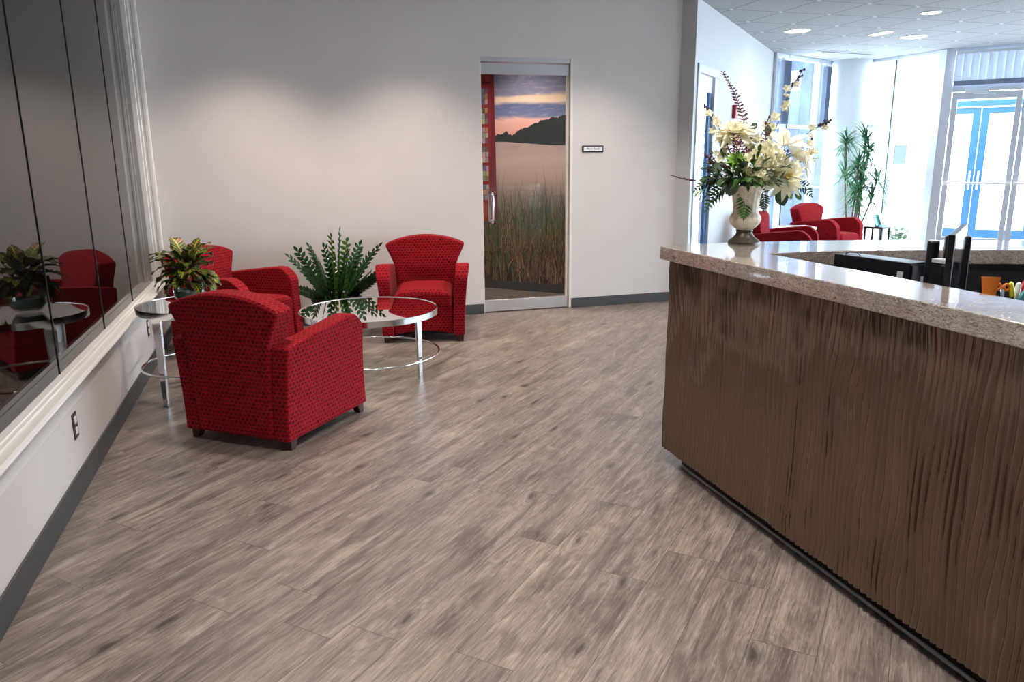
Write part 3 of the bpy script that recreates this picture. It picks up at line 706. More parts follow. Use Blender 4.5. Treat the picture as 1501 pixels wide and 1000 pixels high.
# ================================================================ ARMCHAIRS
def sm(a, b, x): t = max(0, min(1, (x-a)/(b-a))); return t*t*(3-2*t)
def make_armchair(loc, head, label):
    e = empty('armchair', loc, radians(-head))
    for sgn in (-1, 1):
        def fn(u, v, s, sgn=sgn):
            zt = .572+.083*u**.85-.045*max(0, (u-.86)/.14)**2.2; z = .055+(zt-.055)*v
            yf = .378-.05*v-.055*max(0, (v-.84)/.16)**2.2; y = -.385+(yf+.385)*u
            xo = .348+.047*(z/.62)**2.2; xi = .250+.030*(z/.62)**2
            return (sgn*(xo if s else xi), y, z)
        mb = MB(); mb.slab(fn, 14, 14); mb.build('arm', 'fabric', e, bevel=.016, seg=3)
    def bk(u, v, s):
        uu = 2*u-1; zt = .845-.082*abs(uu)**2; z = .058+(zt-.058)*v
        wd = .252+.034*(z/.62)**2+.066*sm(.56, .82, z)**.9
        yr = -.388-.035*(z/.84); yf = yr+.215-.085*(z/.84)+.022*(1-uu*uu)*sm(.4, .6, z)
        return (uu*wd, yr if s else yf, z)
    mb = MB(); mb.slab(bk, 18, 22); mb.build('backrest', 'fabric', e, bevel=.018, seg=3)
    def st(u, v, s):
        uu = 2*u-1; vv = v; y = -.19+.545*v
        edge = (1-abs(uu)**6)*(1-max(0, (v-.9)/.1)**3*.9)
        z = .30 if s else .405+.035*edge+.008*(1-uu*uu)
        return (uu*.244, y, z)
    mb = MB(); mb.slab(st, 16, 16); mb.build('seat_cushion', 'fabric', e, bevel=.02, seg=3)
    def ap(u, v, s):
        uu = 2*u-1; zb = .065+.028*(1-uu*uu)
        return (uu*.246, .315 if s else .345, zb+(.30-zb)*v)
    mb = MB(); mb.slab(ap, 12, 4); mb.build('front_rail', 'fabric', e, bevel=.006)
    mb = MB(); mb.box(-.26, -.37, .068, .26, .33, .1); mb.build('dust_cover', 'dustcover', e)
    for sx in (-1, 1):
        for sy in (-1, 1):
            mb = MB(); cx, cy = sx*.305, sy*.325; M4 = Matrix.Translation((cx, cy, 0))
            b = len(mb.v); 
            for z, h, o in ((0, .019, .0), (.062, .032, 0)):
                mb.v += [M4 @ Vector((dx*h+sx*(.012 if z == 0 else 0), dy*h+sy*(.012 if z == 0 else 0), z)) for dx, dy in ((-1, -1), (1, -1), (1, 1), (-1, 1))]
            mb.face((3, 2, 1, 0)); mb.face((4, 5, 6, 7))
            for i in range(4): j = (i+1) % 4; mb.face((i, j, 4+j, 4+i))
            mb.build('leg', 'darkwood', e, bevel=.003)
    tag(e, label, 'armchair', None); return e
CH = make_armchair((-.057, 4.497, 0), 38.4, 'red patterned armchair nearest the camera, seen from behind')
CHS = [((-.345, 6.545, 0), 125, 'red patterned armchair in the far left corner, half hidden by the leafy plant'),
       ((1.21, 6.62, 0), 193.5, 'red patterned armchair against the back wall left of the glass door, facing the camera'),
       ((6.09, 8.18, 0), 135, 'red armchair behind the urn in the bay, only its arms and back tip showing'),
       ((7.65, 9.34, 0), 158, 'red armchair in the bay right of the flowers, in front of the cane plant')]
for loc, hd_, lab in CHS:
    o = copy_tree(CH); o.location = loc; o.rotation_euler.z = radians(-hd_); o['label'] = lab

# ================================================================ TABLES
def ring_table(name, loc, r, h, ringz, ringr, legs, label, cat, lw=(.055, .034), rim=.042):
    e = empty(name, loc)
    mb = MB(); mb.lathe([(r-.012, h-.006), (r-.012, h-rim), (r, h-rim), (r, h-.001), (r-.004, h), (r-.012, h-.003)], 72, cap=False)
    # close the section
    n = 72; b = 0; N = 6
    for k in range(n): mb.face(((N-1)*n+k, (N-1)*n+(k+1) % n, (k+1) % n, k))
    mb.build('rim', 'chrome', e, smooth=True, auto=30)
    mb = MB(); mb.lathe([(.001, h-.004), (r-.010, h-.004)], 72, cap=False); mb.face(range(72)); mb.build('glass_top', 'glassT', e)
    mb = MB(); pts = [(ringr*cos(a), ringr*sin(a), ringz) for a in [2*pi*k/72 for k in range(72)]]; mb.tube(pts, .0075, 8, closed=True); mb.build('ring', 'chrome', e, smooth=True, auto=80)
    for (a, rr) in legs:
        mb = MB(); d = Vector((cos(a), sin(a), 0)); s_ = Vector((-sin(a), cos(a), 0)); p = d*rr; b = 0
        for z, wd, th in ((.0, lw[1], .02), (h-rim-.001, lw[0], .02)):
            mb.v += [p+s_*(-wd/2)+d*(-th/2)+Vector((0, 0, z)), p+s_*(wd/2)+d*(-th/2)+Vector((0, 0, z)), p+s_*(wd/2)+d*(th/2)+Vector((0, 0, z)), p+s_*(-wd/2)+d*(th/2)+Vector((0, 0, z))]
        mb.face((3, 2, 1, 0)); mb.face((4, 5, 6, 7))
        for i in range(4): j = (i+1) % 4; mb.face((i, j, 4+j, 4+i))
        mb.build('leg', 'chrome', e, bevel=.003)
    tag(e, label, cat); return e
a0 = atan2(5.226-5.56, .89-.6)
ring_table('coffee_table', (.6, 5.56, 0), .5, .455, .125, .5, [(a0+k, .455) for k in (0, radians(150), radians(-105))], 'low round glass coffee table with chrome rim between the armchairs', 'table')
a0 = atan2(5.05-5.33, -.76+.53)
ring_table('side_table', (-.53, 5.33, 0), .38, .61, .205, .385, [(a0+k*2*pi/3, .35) for k in range(3)], 'tall round glass side table with chrome legs by the glass partition', 'table', (.07, .034), .045)
e = empty('bay_side_table', (6.93, 9.12, 0))
w = MB(); w.lathe([(.001, .52), (.27, .52), (.27, .55), (.001, .55)], 40); w.build('table_top', 'white', e, smooth=True)
w = MB(); w.lathe([(.18, 0), (.18, .015), (.025, .03), (.025, .52)], 24); w.build('pedestal', 'chrome', e, smooth=True)
tag(e, 'small round white side table between the two bay armchairs', 'table')
pm = empty('papers', (6.98, 9.05, .55)); w = MB(); w.box(-.1, -.07, 0, .1, .07, .02); w.build('paper_stack', 'white', pm); tag(pm, 'small stack of white papers on the bay side table', 'papers')
p = at(1263, 345, 10.4)
e = empty('magazine_table', (8.42, 9.22, 0), .4)
w = MB(); w.box(-.14, -.14, .47, .14, .14, .50); w.build('table_top', 'black', e, bevel=.003)
for sx in (-1, 1):
    for sy in (-1, 1): w = MB(); w.box(sx*.12-.012, sy*.12-.012, 0, sx*.12+.012, sy*.12+.012, .47); w.build('leg', 'black', e)
tag(e, 'small black square table right of the bay armchair', 'table')
e2 = empty('brochure_holder', (8.46, 9.20, .50), .4); w = MB(); w.box(-.12, -.03, 0, .12, .03, .02); w.seg((-.0, .02, .01), (0, .08, .17), .24, .01); w.build('holder', 'teal', e2)
w = MB(); w.seg((.05, -.005, .02), (.05, .05, .18), .09, .006); w.build('leaflet', 'white', e2); tag(e2, 'teal brochure holder standing on the small black table', 'holder')

# ================================================================ PLANTS
random.seed(21)
# croton in a clear glass bowl
cr = empty('potted_croton', (-.575, 5.36, .612))
w = MB(); w.lathe([(.03, 0), (.075, .005), (.10, .04), (.105, .09), (.095, .14), (.085, .16), (.080, .16), (.09, .14), (.10, .09), (.095, .042), (.07, .012), (.001, .01)], 32, cap=False); w.build('glass_bowl', 'glassW', cr, smooth=True)
w = MB(); w.lathe([(.001, .014), (.065, .014), (.088, .045), (.092, .085), (.001, .09)], 24, cap=False); w.build('moss_filling', 'leafgrey', cr, smooth=True)
w = MB()
for k in range(7): a = k*.9; w.tube([(0, 0, .06), (cos(a)*.05, sin(a)*.05, .18), (cos(a)*.10, sin(a)*.10, .30)], [.006, .005, .003], 6)
w.build('stem', 'bark', cr, smooth=True)
for k in range(64):
    a = k*2.4+random.uniform(-.3, .3); el = random.uniform(-.5, 1.1)
    if k < 4: el = random.uniform(1.2, 1.45)
    d = Vector((cos(a)*cos(el), sin(a)*cos(el), sin(el))); base = Vector((cos(a)*.05, sin(a)*.05, .17+.10*max(0, sin(el))+random.uniform(-.03, .04)))
    w = MB(); w.leaf(base, d, (0, 0, 1), random.uniform(.13, .20) if el < .9 else random.uniform(.16, .22), random.uniform(.065, .10), random.uniform(.3, 1.6), 7, .25, wave=.10); w.build('leaf', 'croton', cr, smooth=True, auto=80)
tag(cr, 'leafy yellow, green and maroon croton in a glass bowl on the side table', 'plant')
# zz plant
zp = empty('potted_zz_plant', (.46, 6.86, 0))
w = MB(); w.lathe([(.15, 0), (.17, .01), (.215, .30), (.225, .33), (.21, .335), (.20, .30), (.001, .29)], 40, cap=False); w.build('pot', 'zzpot', zp, smooth=True)
w = MB(); w.lathe([(.001, .305), (.19, .300)], 24, cap=False); w.build('soil', 'soil', zp)
def zz_stem(a, lean, L, light=False, r0=.08):
    base = Vector((cos(a)*r0, sin(a)*r0, .30)); d = Vector((cos(a)*sin(lean), sin(a)*sin(lean), cos(lean))); pts = []; cur = base.copy(); n = 9; dd = d.copy()
    hz = Vector((cos(a), sin(a), 0))
    for i in range(n+1): pts.append(cur.copy()); cur = cur+dd*(L/n); dd = (dd+hz*.035).normalized()
    w = MB(); w.tube(pts, [.010*(1-.65*i/n) for i in range(n+1)], 7)
    st = w.build('stem', 'zzlight' if light else 'zz', zp, smooth=True)
    side = d.cross(Vector((0, 0, 1))).normalized() if d.cross(Vector((0, 0, 1))).length > .1 else Vector((1, 0, 0)); w = MB()
    ro = random.uniform(0, pi); side = Matrix.Rotation(ro, 3, d) @ side
    for i in range(20):
        t = .16+.84*i/19; q = t*n; i0 = min(n-1, int(q)); p = pts[i0].lerp(pts[i0+1], q-i0); dl = (pts[i0+1]-pts[i0]).normalized(); s = 1 if i % 2 else -1
        if i == 19: dv = dl
        else: dv = (dl*.75+side*s*.8).normalized()
        w.leaf(p, dv, dl.cross(side)*1.0, .080*(1-.25*t)*random.uniform(.85, 1.1), .040*(1-.2*t), .25, 3, .22, shape=.8)
    o = w.build('leaflets', 'zzlight' if light else 'zz', st, smooth=True, auto=70)
zs = [(3.3, .52, .50, 0), (3.0, .34, .50, 0), (2.4, .26, .50, 0), (.1, .50, .56, 0), (-.1, .85, .34, 0), (1.2, .10, .60, 0), (4.4, .3, .56, 0), (5.0, .33, .5, 0), (4.6, .2, .62, 1), (5.2, .12, .55, 1), (4.2, .35, .42, 0), (5.8, .45, .48, 0), (.6, .38, .45, 0), (3.6, 1.05, .36, 0),
      (2.0, .5, .4, 0), (4.9, .5, .35, 0), (5.5, .75, .40, 0), (3.9, .6, .4, 0), (.3, .2, .5, 0), (2.7, .15, .45, 0), (6.0, .9, .38, 0), (1.6, .35, .4, 0)]
for a, ln, L, lt in zs: zz_stem(a, ln, L, lt)
tag(zp, 'glossy dark green houseplant in a dark round pot behind the coffee table', 'plant')
# dracaena by the bay window
dp = empty('potted_dracaena', (8.87, 10.25, 0))
w = MB(); w.lathe([(.13, 0), (.17, .27), (.18, .30), (.165, .30), (.15, .26), (.001, .25)], 28, cap=False); w.build('pot', 'white', dp, smooth=True)
def drac(a, r0, H_, lean):
    pts = [Vector((cos(a)*r0+lean[0]*t+.02*sin(5*t+a), sin(a)*r0+lean[1]*t, .25+(H_-.25)*t)) for t in [k/6 for k in range(7)]]
    w = MB(); w.tube(pts, .014, 7); c_ = w.build('cane', 'bark', dp, smooth=True)
    for tz in (1.0, .72):
        pt = pts[-1] if tz == 1 else pts[4]; w = MB()
        for k in range(60 if tz == 1 else 40):
            an = k*2.399; el = random.uniform(-.35, 1.2); w.leaf(pt+Vector((0, 0, random.uniform(-.1, .08))), (cos(an)*cos(el), sin(an)*cos(el), sin(el)), (0, 0, 1), random.uniform(.28, .46), .028, random.uniform(.5, 1.3), 5, .1, shape=.5)
        w.build('leaf_cluster', 'drac', c_, smooth=True)
for a, r0, H_, ln in ((0, .07, 1.75, (.05, 0)), (1.4, .06, 1.55, (.12, -.1)), (2.6, .07, 1.72, (-.16, .05)), (3.8, .06, 1.35, (-.08, -.1)), (5.2, .07, 1.15, (.18, -.15)), (4.5, .05, .95, (-.15, -.2))): drac(a, r0, H_, ln)
tag(dp, 'tall spiky leaved cane plant standing in the bay window corner', 'plant')

# ================================================================ OUTLETS
def outlet(y, z, label):
    e = empty('wall_outlet', (XW, y, z)); w = MB(); w.box(0, -.036, -.06, .006, .036, .06); w.build('cover_plate', 'plate', e, bevel=.002)
    for dz in (-.026, .026): w = MB(); w.box(.005, -.017, dz-.016, .009, .017, dz+.016); w.build('socket', 'white', e, bevel=.004)
    tag(e, label, 'outlet')
outlet(3.80, .325, 'wall outlet under the partition sill nearest the camera')
outlet(6.05, .325, 'wall outlet under the partition sill behind the side table')
# dim furniture behind the partition
for (x, y, hw, hh, rz, lab) in ((-5.0, 5.9, .9, 1.25, .3, 'dim pale cabinet block behind the dark glass partition, right one'), (-5.2, 3.9, .9, 1.2, .1, 'dim pale cabinet block behind the dark glass partition, left one')):
    e = empty('storage_cabinet', (x, y, .006), rz); w = MB(); w.box(-.25, -hw, 0, .25, hw, hh-.03); w.build('cabinet_body', 'beige', e, bevel=.005)
    w = MB(); w.box(-.27, -hw-.02, hh-.03, .27, hw+.02, hh); w.build('cabinet_top', 'white', e, bevel=.004)
    for k in (0, 1): w = MB(); w.box(.25, -hw*.98+k*hw, .05, .265, -.02*hw+k*hw, hh-.06); d_ = w.build('door', 'beige', e); w = MB(); w.box(.265, -.06 if k == 0 else .04, hh*.5, .285, -.04 if k == 0 else .06, hh*.5+.12); w.build('handle', 'chrome', d_)
    tag(e, lab, 'cabinet')
# ================================================================ RECEPTION DESK
ZT = 1.10
far = [(1.719, 3.24), (1.872, 3.255), (2.086, 3.246), (2.47, 3.176), (2.667, 3.12), (3.0, 2.99), (3.42, 2.797), (3.8, 2.57), (4.15, 2.28), (4.45, 1.9)]
inn = [(1.996, 2.795), (2.184, 2.80), (2.38, 2.761), (2.59, 2.69), (2.87, 2.585), (3.07, 2.50), (3.4, 2.33), (3.75, 2.07), (4.05, 1.72)]
def catmull(P, k=5):
    P = [Vector((p[0], p[1], 0)) for p in P]; out = []
    for i in range(len(P)-1):
        a, b, c, d = P[max(i-1, 0)], P[i], P[i+1], P[min(i+2, len(P)-1)]
        for j in range(k): t = j/k; out.append(.5*((2*b)+(c-a)*t+(2*a-5*b+4*c-d)*t*t+(3*b-a-3*c+d)*t**3))
    return out+[P[-1]]
FAR, INN = catmull(far), catmull(inn)
YE = -.9
dk = empty('reception_desk', (1.85, 1.5, 0))
def loc(mb):
    mb.v = [v-Vector((1.85, 1.5, 0)) for v in mb.v]; return mb
outl = [(1.996, YE)]+[(p.x, p.y) for p in INN]+[(p.x, p.y) for p in FAR[::-1]]+[(1.719, YE)]
s_ = MB().poly(outl, ZT-.062, ZT); loc(s_).build('countertop', 'stone', dk, bevel=.004, seg=2)
def offset(path, d):
    out = []
    for i, p in enumerate(path):
        t = path[min(i+1, len(path)-1)]-path[max(i-1, 0)]; t.normalize(); out.append(p+Vector((t.y, -t.x, 0))*d)
    return out
def wall_along(mb, path, d0, d1, z0, z1):
    A_, B_ = offset(path, d0), offset(path, d1); b = len(mb.v); n = len(path)
    for z in (z0, z1):
        for P in (A_, B_):
            for p in P: mb.v.append(Vector((p.x, p.y, z)))
    for i in range(n-1):
        mb.face((b+i, b+i+1, b+2*n+i+1, b+2*n+i)); mb.face((b+n+i+1, b+n+i, b+3*n+i, b+3*n+i+1)); mb.face((b+2*n+i, b+2*n+i+1, b+3*n+i+1, b+3*n+i)); mb.face((b+i+1, b+i, b+n+i, b+n+i+1))
    mb.face((b, b+2*n, b+3*n, b+n)); mb.face((b+n-1, b+2*n-1, b+4*n-1, b+3*n-1))
XP = 1.778
# rippled front panels (real relief)
def ripple(y, z):
    ph = y*2*pi/.0255 + 6*noise.noise(Vector((y*2.1, z*1.4, 0)))+4.5*noise.noise(Vector((y*8, z*3.4, 4)))+1.6*noise.noise(Vector((y*20, z*9, 9)))
    amp = .0042*(.55+.9*(noise.noise(Vector((y*14, z*2.6, 7)))+.5))
    w = abs(sin(ph/2)); return 2.5*amp*w
def relief(y0, y1, name='front_panel', sy=.0022, nz=34):
    mb = MB(); n = int((y1-y0)/sy); z0, z1 = .088, ZT-.062
    for j in range(nz+1):
        for i in range(n+1):
            y = y0+(y1-y0)*i/n; z = z0+(z1-z0)*j/nz; ed = min(1, min(i, n-i)/2); mb.v.append(Vector((XP-ripple(y, z)*ed, y, z)))
    for j in range(nz):
        for i in range(n): a = j*(n+1)+i; mb.face((a, a+n+1, a+n+2, a+1))
    return loc(mb).build(name, 'panel', dk, smooth=True, auto=180)
relief(.25, 3.245); relief(YE, .247, sy=.006, nz=16)
mb = MB(); mb.box(XP+.004, YE, .088, XP+.03, 3.245, ZT-.062); loc(mb).build('panel_core', 'darkwood', dk)
mb = MB(); wall_along(mb, [p for p in FAR if p.x > 1.8], .012, .035, .088, ZT-.062); loc(mb).build('curved_panel', 'panel', dk, smooth=True)
mb = MB(); wall_along(mb, [p for p in INN], -.03, -.012, .35, ZT-.062); loc(mb).build('inner_panel', 'blackmatte', dk, smooth=True)
mb = MB(); mb.box(1.95, YE, .35, 1.975, 2.81, ZT-.062); loc(mb).build('inner_front_panel', 'blackmatte', dk)
mb = MB(); mb.box(1.845, YE, 0, 1.86, 3.17, .09); wall_along(mb, [p for p in FAR if p.x > 1.9], .085, .10, 0, .09); loc(mb).build('toe_kick', 'toe', dk)
mb = MB(); mb.box(1.838, YE, .0, 1.845, 3.17, .012); loc(mb).build('toe_trim', 'framegrey', dk)
wsurf = [(1.976, YE), (2.7, YE), (2.7, 1.75), (2.95, 1.9), (3.5, 1.75), (4.0, 1.65)]+[(p.x-.0, p.y-.0) for p in offset(INN, -.03)[::-1] if p.x > 2.0]+[(1.976, 2.78)]
mb = MB().poly(wsurf, .70, .74); loc(mb).build('work_surface', 'blackmatte', dk, bevel=.002)
mb = MB(); mb.box(2.66, YE+.05, 0, 2.69, YE+.6, .70); mb.box(3.93, 1.66, 0, 3.97, 1.95, .70); loc(mb).build('support_panel', 'blackmatte', dk)
tag(dk, 'reception desk with rippled bronze front panel and speckled stone counter', 'desk')

# ---- things behind the counter
WS = .74
hd = radians(-10)
e = empty('desktop_computer', (2.278, 2.727, WS), radians(-100+11)); # local x runs along its long side
e.rotation_euler.z = atan2(2.369-2.727, 2.338-2.278)
w = MB(); w.box(0, 0, .0, .364, .10, .355); w.build('case', 'black', e, bevel=.004)
w = MB(); w.box(.355, .006, .01, .37, .094, .345); w.build('front_bezel', 'black', e, bevel=.003)
w = MB(); w.box(.31, -.0015, .285, .335, .0, .318); w.build('sticker', 'framegrey', e)
w = MB(); w.box(.369, .055, .1, .3725, .075, .30); w.build('drive_strip', 'framegrey', e)
w = MB(); w.tube([(.03, .03, .354), (.05, .03, .366), (.09, .03, .366), (.11, .03, .354)], .002, 6); w.build('cable', 'black', e)
tag(e, 'black slim desktop computer standing behind the counter', 'computer')
mb = MB(); tb = at(1369, 353, 2.86)
e = empty('desk_canister', (tb.x, tb.y, WS)); w = MB(); w.lathe([(.024, 0), (.024, .01), (.021, .012), (.021, tb.z-WS-.004), (.018, tb.z-WS)], 28); w.build('tube_body', 'black', e, smooth=True)
w = MB(); w.lathe([(.017, tb.z-WS), (.017, tb.z-WS+.002)], 24); w.build('cap', 'framegrey', e); tag(e, 'tall black cylinder standing between the computer and the monitor', 'canister')
# monitor, nearly edge-on
n0, n1 = Vector((2.10, 1.955, 0)), Vector((2.482, 2.263, 0)); mz1, mz0 = 1.25, .93
e = empty('computer_monitor', ((n0.x+n1.x)/2, (n0.y+n1.y)/2, WS), pi+atan2(n1.y-n0.y, n1.x-n0.x)); Wm = (n1-n0).length/2
w = MB(); w.box(-Wm, -.022, mz0-WS, Wm, 0, mz1-WS); w.build('monitor_housing', 'black', e, bevel=.004)
w = MB(); w.box(-Wm+.018, -.001, mz0-WS+.02, Wm-.018, .0012, mz1-WS-.018); w.build('screen', 'screen', e)
w = MB(); w.box(-.03, -.05, .01, .03, -.022, .38); w.lathe([(.10, 0), (.10, .012)], 28, org=(0, -.03, 0)); w.build('stand', 'black', e, bevel=.003)
tag(e, 'thin black computer monitor seen nearly edge-on above the counter', 'monitor')
q0 = at(1405, 345, 2.95)
e = empty('desktop_speaker', (q0.x, q0.y, WS), -.72); w = MB(); w.box(-.044, -.03, 0, .044, .03, q0.z-WS); w.build('speaker_box', 'black', e, bevel=.006)
w = MB(); w.box(-.036, -.033, .02, .036, -.029, q0.z-WS-.03); w.build('speaker_grille', 'blackmatte', e); tag(e, 'upright black box speaker half hidden behind the monitor', 'speaker')
q0 = at(1384, 372, 2.75); e = empty('sticky_notes', (q0.x, q0.y, q0.z-.02)); w = MB(); w.box(-.022, -.03, -.012, .022, .03, .0); w.build('note_pad', 'framewhite', e); w = MB(); w.box(-.024, -.032, WS-(q0.z-.02), .024, .032, -.012); w.build('note_box', 'black', e)
tag(e, 'pale note pad on a black box left of the monitor', 'note pad')
# organiser with bits and pieces
og = at(1470, 437, 2.42); oz = og.z-.035
e = empty('desk_organizer', (og.x+.06, og.y-.01, WS), radians(-33)); w = MB()
ow, od, oh = .115, .06, oz-WS
for (x0, y0, x1, y1) in ((-ow, -od, ow, -od+.004), (-ow, od-.004, ow, od), (-ow, -od, -ow+.004, od), (ow-.004, -od, ow, od), (-.05, -od, -.046, od), (.05, -od, .054, od)): w.box(x0, y0, 0, x1, y1, oh)
w.box(-ow, -od, 0, ow, od, .004); w.build('organizer_body', 'black', e, bevel=.001); w = MB(); w.box(-ow+.004, -od+.004, oh-.03, ow-.004, od-.004, oh-.026); w.build('tray', 'blackmatte', e)
tag(e, 'black desk organizer holding small coloured supplies', 'organizer')
def prop(name, x, y, d, lab, cat): q = at(x, y, d); return q
q = at(1450, 429, 2.40); b0 = q.z
e = empty('hand_cream_tube', (q.x, q.y, oz-.026), -.72); hh = at(1450, 405, 2.40).z-(oz-.026)
w = MB(); w.lathe([(.0145, 0), (.0145, hh*.28), (.001, hh*.28)], 24); w.build('cap', 'orange', e, smooth=True)
w = MB(); n = 24
for j in range(7):
    t = j/6; z = hh*.28+(hh*.72)*t
    for k in range(n): a = 2*pi*k/n; w.v.append(Vector((cos(a)*(.012+.015*t), sin(a)*(.014*(1-t)+.001), z)))
for j in range(6):
    for k in range(n): w.face((j*n+k, j*n+(k+1) % n, (j+1)*n+(k+1) % n, (j+1)*n+k))
w.face(range(6*n, 7*n)); w.face(list(range(n))[::-1]); w.build('tube_body', 'orange', e, smooth=True)
w = MB(); w.box(-.014, -.0165, hh*.38, .012, -.0125, hh*.52); w.build('printed_band', 'orangedk', e); tag(e, 'orange squeeze tube standing upside down behind the counter', 'tube')
def pen(name, x0, y0, x1, y1, d, r, mat, lab, cat, tip=None):
    a, b = at(x0, y0, d), at(x1, y1, d); e = empty(name, tuple(a)); w = MB(); v = b-a
    w.tube([(0, 0, 0), v*.08, v*.6, v*.9, v], [r*.7, r, r, r*.85, r*.3], 12); w.build('barrel', mat, e, smooth=True)
    if tip: w = MB(); w.tube([-v*.18, -v*.05, (0, 0, 0)], [r*.3, r*.6, r*.7], 10); w.build('tip', tip, e, smooth=True)
    tag(e, lab, cat)
pen('highlighter', 1484, 436, 1482, 413, 2.40, .008, 'yellow', 'yellow highlighter sticking up between the orange and white pieces', 'highlighter', 'black')
pen('marker', 1488, 440, 1494, 414, 2.42, .009, 'white', 'thick white marker sticking up right of the yellow highlighter', 'marker', 'purple')
pen('marker', 1486, 442, 1507, 410, 2.45, .011, 'red', 'slanted dark red marker at the right edge of the photo', 'marker', 'teal')
pen('marker', 1493, 442, 1506, 423, 2.38, .008, 'teal', 'teal marker lowest at the right edge of the photo', 'marker', 'black')
e = empty('scissors', tuple(at(1469, 421, 2.40)))
for (px, lab) in ((1463, 0), (1475.5, 1)):
    c0 = at(px, 420+lab*1.5, 2.40)-Vector(e.location); w = MB(); w.tube([c0+(R*cos(a)+U*sin(a)*1.1)*.0085 for a in [2*pi*k/20 for k in range(20)]], .0045, 8, closed=True); w.build('handle', 'orange', e, smooth=True)
w = MB(); c0 = at(1469, 421, 2.40)-Vector(e.location); w.seg(c0-R*.004, c0-U*.055+R*.002, .008, .002); w.seg(c0+R*.004, c0-U*.055-R*.002, .008, .002); w.build('blade', 'chrome', e); tag(e, 'scissors with orange ring handles beside the orange tube', 'scissors')
q = at(1433, 425, 2.40)
e = empty('eraser', (q.x, q.y, oz-.026)); w = MB(); w.box(-.013, -.02, 0, .013, .02, .016); w.build('eraser_block', 'skin', e, bevel=.003); tag(e, 'small tan eraser between the monitor and the orange tube', 'eraser')

# ================================================================ FLOWER ARRANGEMENT
def onz(x, y, z):
    r = at(x, y, 1)-CAMP; return CAMP+r*((z-CAMP.z)/r.z)
UB = onz(1090, 356.5, ZT); D0 = (UB-CAMP).dot(F); ps_ = D0/FPX
fa_ = empty('flower_arrangement', (UB.x, UB.y, ZT))
w = MB(); w.lathe([(.001, 0), (.074, 0), (.074, .009), (.068, .016), (.052, .028), (.040, .043), (.037, .055), (.040, .060), (.038, .066), (.001, .066)], 40, cap=False); w.build('urn_foot', 'urndark', fa_, smooth=True)
w = MB(); w.lathe([(.001, .064), (.036, .066), (.050, .076), (.066, .096), (.0715, .113), (.069, .128), (.061, .140), (.057, .148), (.0565, .16), (.059, .19), (.064, .225), (.070, .256), (.075, .266), (.076, .272), (.068, .272), (.058, .22), (.05, .16), (.001, .15)], 72, cap=False, flute=18, fa=.035); w.build('urn', 'urn', fa_, smooth=True)
random.seed(5)
FO = Vector(fa_.location); UP = Vector((0, 0, 1)); RH = Vector((cos(YAW), -sin(YAW), 0)); BK = Vector((sin(YAW), cos(YAW), 0))
MOUTH = Vector((0, 0, .26))
def P(x, y, dd=0): return at(x, y, D0+dd)-FO       # place in the bouquet, dd = towards the back
def stemto(p, mat='stem', r=.0028, sag=.02, name='stem', parent=None):
    m0 = MOUTH+Vector((p.x*.1, p.y*.1, -.04)); mid = m0.lerp(p, .5)+UP*sag
    w = MB(); w.tube([m0, m0.lerp(mid, .5)+UP*sag*.4, mid, mid.lerp(p, .5)+UP*sag*.3, p], r, 6); return w.build(name, mat, parent or fa_, smooth=True)
def petals(w, c, nrm, rings, mi=0):
    nrm = Vector(nrm).normalized(); t1 = nrm.cross(UP); t1 = t1.normalized() if t1.length > .1 else Vector((1, 0, 0)); t2 = nrm.cross(t1)
    for (n, tilt, L, W, r0, bend) in rings:
        o = random.random()*6
        for k in range(n):
            a = o+2*pi*k/n+random.uniform(-.12, .12); rad = t1*cos(a)+t2*sin(a); tl = tilt+random.uniform(-.12, .12)
            w.leaf(c+rad*r0, rad*cos(tl)+nrm*sin(tl), nrm, L*random.uniform(.88, 1.1), W, bend, 4, .35, mi, .7)
def dahlia(name, x, y, dd, r, nrm, lab=None, deep=True):
    c = P(x, y, dd); st = stemto(c, parent=fa_); w = MB(); k = r/.075
    petals(w, c, nrm, [(16, -.15, .072*k, .026*k, .004, .2), (16, .15, .066*k, .025*k, .004, .1), (14, .45, .056*k, .023*k, .004, -.1), (12, .8, .044*k, .02*k, .003, -.3)])
    o = w.build(name, 'cream', fa_, smooth=True, auto=70)
    w = MB(); petals(w, c, nrm, [(9, 1.1, .032*k, .013*k, .002, -.5), (6, 1.35, .026*k, .010*k, .001, -.4)]); w.build('flower_centre', 'creamdeep' if deep else 'cream', o, smooth=True)
VN = -(F)      # roughly towards the room
vn = Vector((VN.x, VN.y, .25))
dahlia('dahlia', 1152, 260, -.09, .108, vn+RH*.15)
dahlia('dahlia', 1078, 196, -.02, .115, vn*.5+UP*1.0-RH*.2, deep=False)
def pompom(x, y, dd, r, name='carnation_head'):
    c = P(x, y, dd); stemto(c); w = MB()
    for k in range(130):
        z = 1-2*(k+.5)/130; a = k*2.39996; s = sqrt(1-z*z); d = Vector((s*cos(a), s*sin(a), z))
        if d.dot(-vn.normalized()) > .6: continue
        w.leaf(c+d*r*.45, d+Vector((random.uniform(-.3, .3),)*3)*.6, Vector((random.uniform(-1, 1), random.uniform(-1, 1), random.uniform(-1, 1))), r*.62, r*.42, .7, 3, .4, shape=1.6)
    w.build(name, 'cream', fa_, smooth=True, auto=70)
pompom(1101, 240, -.10, .055); pompom(1122, 228, -.10, .065); pompom(1130, 248, -.10, .055); pompom(1114, 262, -.11, .045); pompom(1136, 232, -.09, .05)
pompom(1060, 200, .0, .035)
